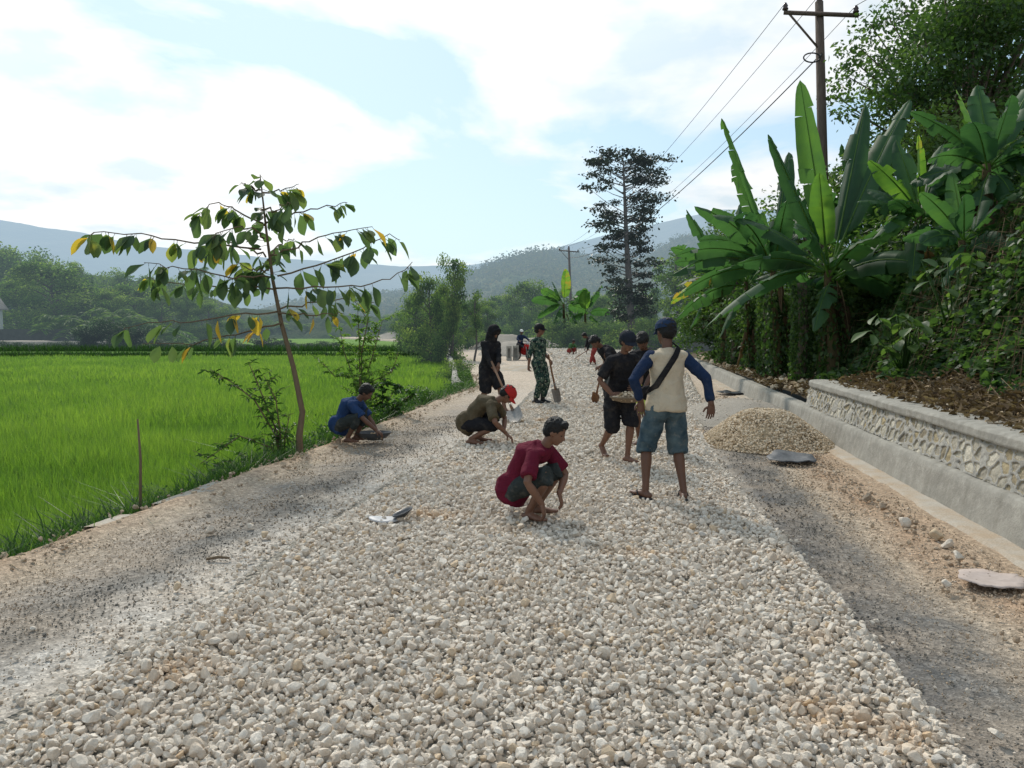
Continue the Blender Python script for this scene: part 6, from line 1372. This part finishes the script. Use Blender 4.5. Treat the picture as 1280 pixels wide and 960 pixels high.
tag(cn.build('hill_forest', mcan, smooth=False), 'hazy green and tan forest covering the hill behind the road bend', 'forest', kind='stuff')
# trees of the left wood, each where the photograph shows its crown
lw_ = [(-60, 300, 150, 0), (-20, 305, 150, 3), (14, 304, 150, 3), (40, 312, 145, 2), (92, 322, 150, 1), (118, 334, 155, 2), (150, 332, 150, 0), (182, 338, 150, 3), (214, 340, 150, 0), (250, 352, 150, 2), (286, 372, 150, 0), (320, 385, 155, 3), (350, 392, 160, 0), (385, 394, 160, 2), (420, 392, 165, 0), (455, 388, 170, 3), (490, 384, 170, 0)]
for i, (px, top, D, k_) in enumerate(lw_): dist_tree(px, top+11, D, k_, 'hazy green tree in the top row of the wood beyond the paddy', 'trees of the left wood, top row', w=.9 if i < 11 else 1.6, base=0)
lo_ = [(20, 352, 112, 0), (62, 332, 108, 3), (100, 360, 112, 2), (135, 366, 108, 0), (168, 360, 114, 3), (200, 368, 112, 0), (232, 362, 115, 2), (262, 380, 112, 0)]
for i, (px, top, D, k_) in enumerate(lo_): dist_tree(px, top, D, k_, 'bright green spreading tree right of the white house' if i == 1 else 'green tree in the lower row of the wood beyond the paddy', None if i == 1 else 'trees of the left wood, lower row', w=1.15)
# palms and banana clumps in the wood
def palm_mesh(r, h_, nf, fl, cw=.9):
    T = MB(); L = MB(); T.tube([V(0, 0, -.3), V(.1, 0, h_*.5), V(0, 0, h_)], [.16, .12, .09], 7)
    for i in range(nf):
        a = i/nf*6.28+r.normal(0, .2); el = r.uniform(-.1, 1.2); u_ = np.linspace(0, 1, 12); hx = fl*u_*math.cos(el); hz = fl*(u_*math.sin(el)-.65*u_**2); P = V(0, 0, h_)+np.stack([hx*math.cos(a), hx*math.sin(a), hz], -1); L.tube(P, .03, 3, caps=False, tint=.6)
        for sg in (-1, 1):
            k = np.repeat(P, 3, 0)+r.normal(0, .05, (36, 3)); side = V(-math.sin(a)*sg, math.cos(a)*sg, -.35); leaves(L, k, fl*.32, r, r.uniform(.3, .8, 36), dirs=np.repeat((side+V(math.cos(a), math.sin(a), 0)*.5)[None], 36, 0)+r.normal(0, .12, (36, 3)), asp=.14, six=False)
    return T.mesh('trunk', M['bark_far']), L.mesh('fronds', M['leaf_far'], smooth=False)
PM = [palm_mesh(r, 9, 14, 2.2), palm_mesh(r, 1.2, 13, 4.2), palm_mesh(r, 2.4, 12, 3.6)]
def put_palm(lab, px, top, D, k_, s_, base=None, grp=None):
    x = at(px, top, D)[0]; z = at(px, top, D)[2]; h_ = (11.2, 4.4, 5.4)[k_]*s_; o = empty('palm', (x, D, z-h_), lab, 'palm tree', grp, rz=r.uniform(0, 6)); o.scale = (s_, s_, s_)
    for nm, me in zip(('trunk', 'fronds'), PM[k_]): c = bpy.data.objects.new(nm, me); COL.objects.link(c); c.parent = o
put_palm('slim palm tree standing out above the left wood', 250, 322, 128, 0, 1.05)
put_palm('low spreading palm with pale arching fronds below the bright tree in the left wood', 80, 368, 100, 1, 1.35); put_palm('low palm right of the spreading one in the left wood', 105, 378, 99, 1, 1.1); put_palm('palm with long fronds mid way along the left wood', 140, 360, 101, 2, 1.2); put_palm('palm with pale fronds at the right part of the left wood', 172, 372, 100, 2, 1.1); put_palm('low palm at the right end of the left wood', 205, 385, 100, 1, 1.0)
# boundary fence, track and house at the far left
q = MB(); P = np.array([[V(x_, 96+.02*(x_+60), z) for x_ in np.linspace(-72, -54.5, 30)] for z in (-.5, 1.55)]); q.grid(P); q.grid(P+V(0, .3, 0), flip=True); q.grid(np.stack([P[1], P[1]+V(0, .3, 0)])); tag(q.build('boundary_wall', M['dark_wall'], origin=(-60, 96, 0)), 'dark boundary wall in front of the white house at the far left', 'wall')
q = MB(); xs_ = np.linspace(-66, -36, 60); P = np.array([[V(x_, d_+1.2*math.sin(x_*.15), .35*(d_ < 75)+.15) for x_ in xs_] for d_ in (73, 76)]); P[..., 2] = .42; P[..., 2] += .25*(vnoise(P, .3, 3)-.5); q.grid(P, flip=False); bk = np.array([P[0]-V(0, 0, 0), P[0]-V(0, .5, .5)]); q.grid(bk, flip=True); tag(q.build('track', M['pale_sand']), kind='structure')
hs = empty('house', (-66.5, 100, 0), 'white house with steep grey gable roof cut by the left edge', 'house'); M['white_wall'] = simple('white_wall', (.72, .72, .70), .8, .08, 1, haze=HZ); M['roof'] = simple('roof_metal', (.30, .27, .25), .6, .25, 3, haze=HZ); M['glass'] = simple('window_glass', (.03, .035, .04), .1, .1, haze=HZ)
q = MB(); hw = 3.4; x0, x1, y0, y1 = -72.9, -68.7, 97, 104
q.box((x0, y0, 0), (x1, y1, 4.6)); q.add([(x0, y0, 4.6), (x1, y0, 4.6), ((x0+x1)/2-.3, y0, 8.2), (x0, y1, 4.6), (x1, y1, 4.6), ((x0+x1)/2-.3, y1, 8.2)], [np.array([[0, 1, 2], [5, 4, 3]])]); q.build('wall', M['white_wall'], hs, smooth=False)
q = MB(); rx_ = (x0+x1)/2-.3
for s0, s1 in (((rx_, 8.35), (x1+.5, 4.25)), ((rx_, 8.35), (x0-.5, 4.25))):
    P = np.array([[V(s0[0], y0-.5, s0[1]), V(s0[0], y1+.5, s0[1])], [V(s1[0], y0-.5, s1[1]), V(s1[0], y1+.5, s1[1])]]); q.grid(P); q.grid(P-V(0, 0, .14), flip=True); q.grid(np.array([P[:, 0], P[:, 0]-V(0, 0, .14)]))
q.build('roof', M['roof'], hs, smooth=False)
q = MB(); q.box((-71.3, y0-.04, 1.4), (-70.3, y0-.003, 2.7)); wdw = q.build('window', M['glass'], hs, smooth=False); q = MB()
for lo, hi in [((-71.38, y0-.07, 1.32), (-70.22, y0-.045, 1.4)), ((-71.38, y0-.07, 2.7), (-70.22, y0-.045, 2.78)), ((-71.38, y0-.07, 1.4), (-71.3, y0-.045, 2.7)), ((-70.3, y0-.07, 1.4), (-70.22, y0-.045, 2.7))]: q.box(lo, hi)
fo = q.build('frame', M['white_wall'], hs, smooth=False); fo.parent = wdw
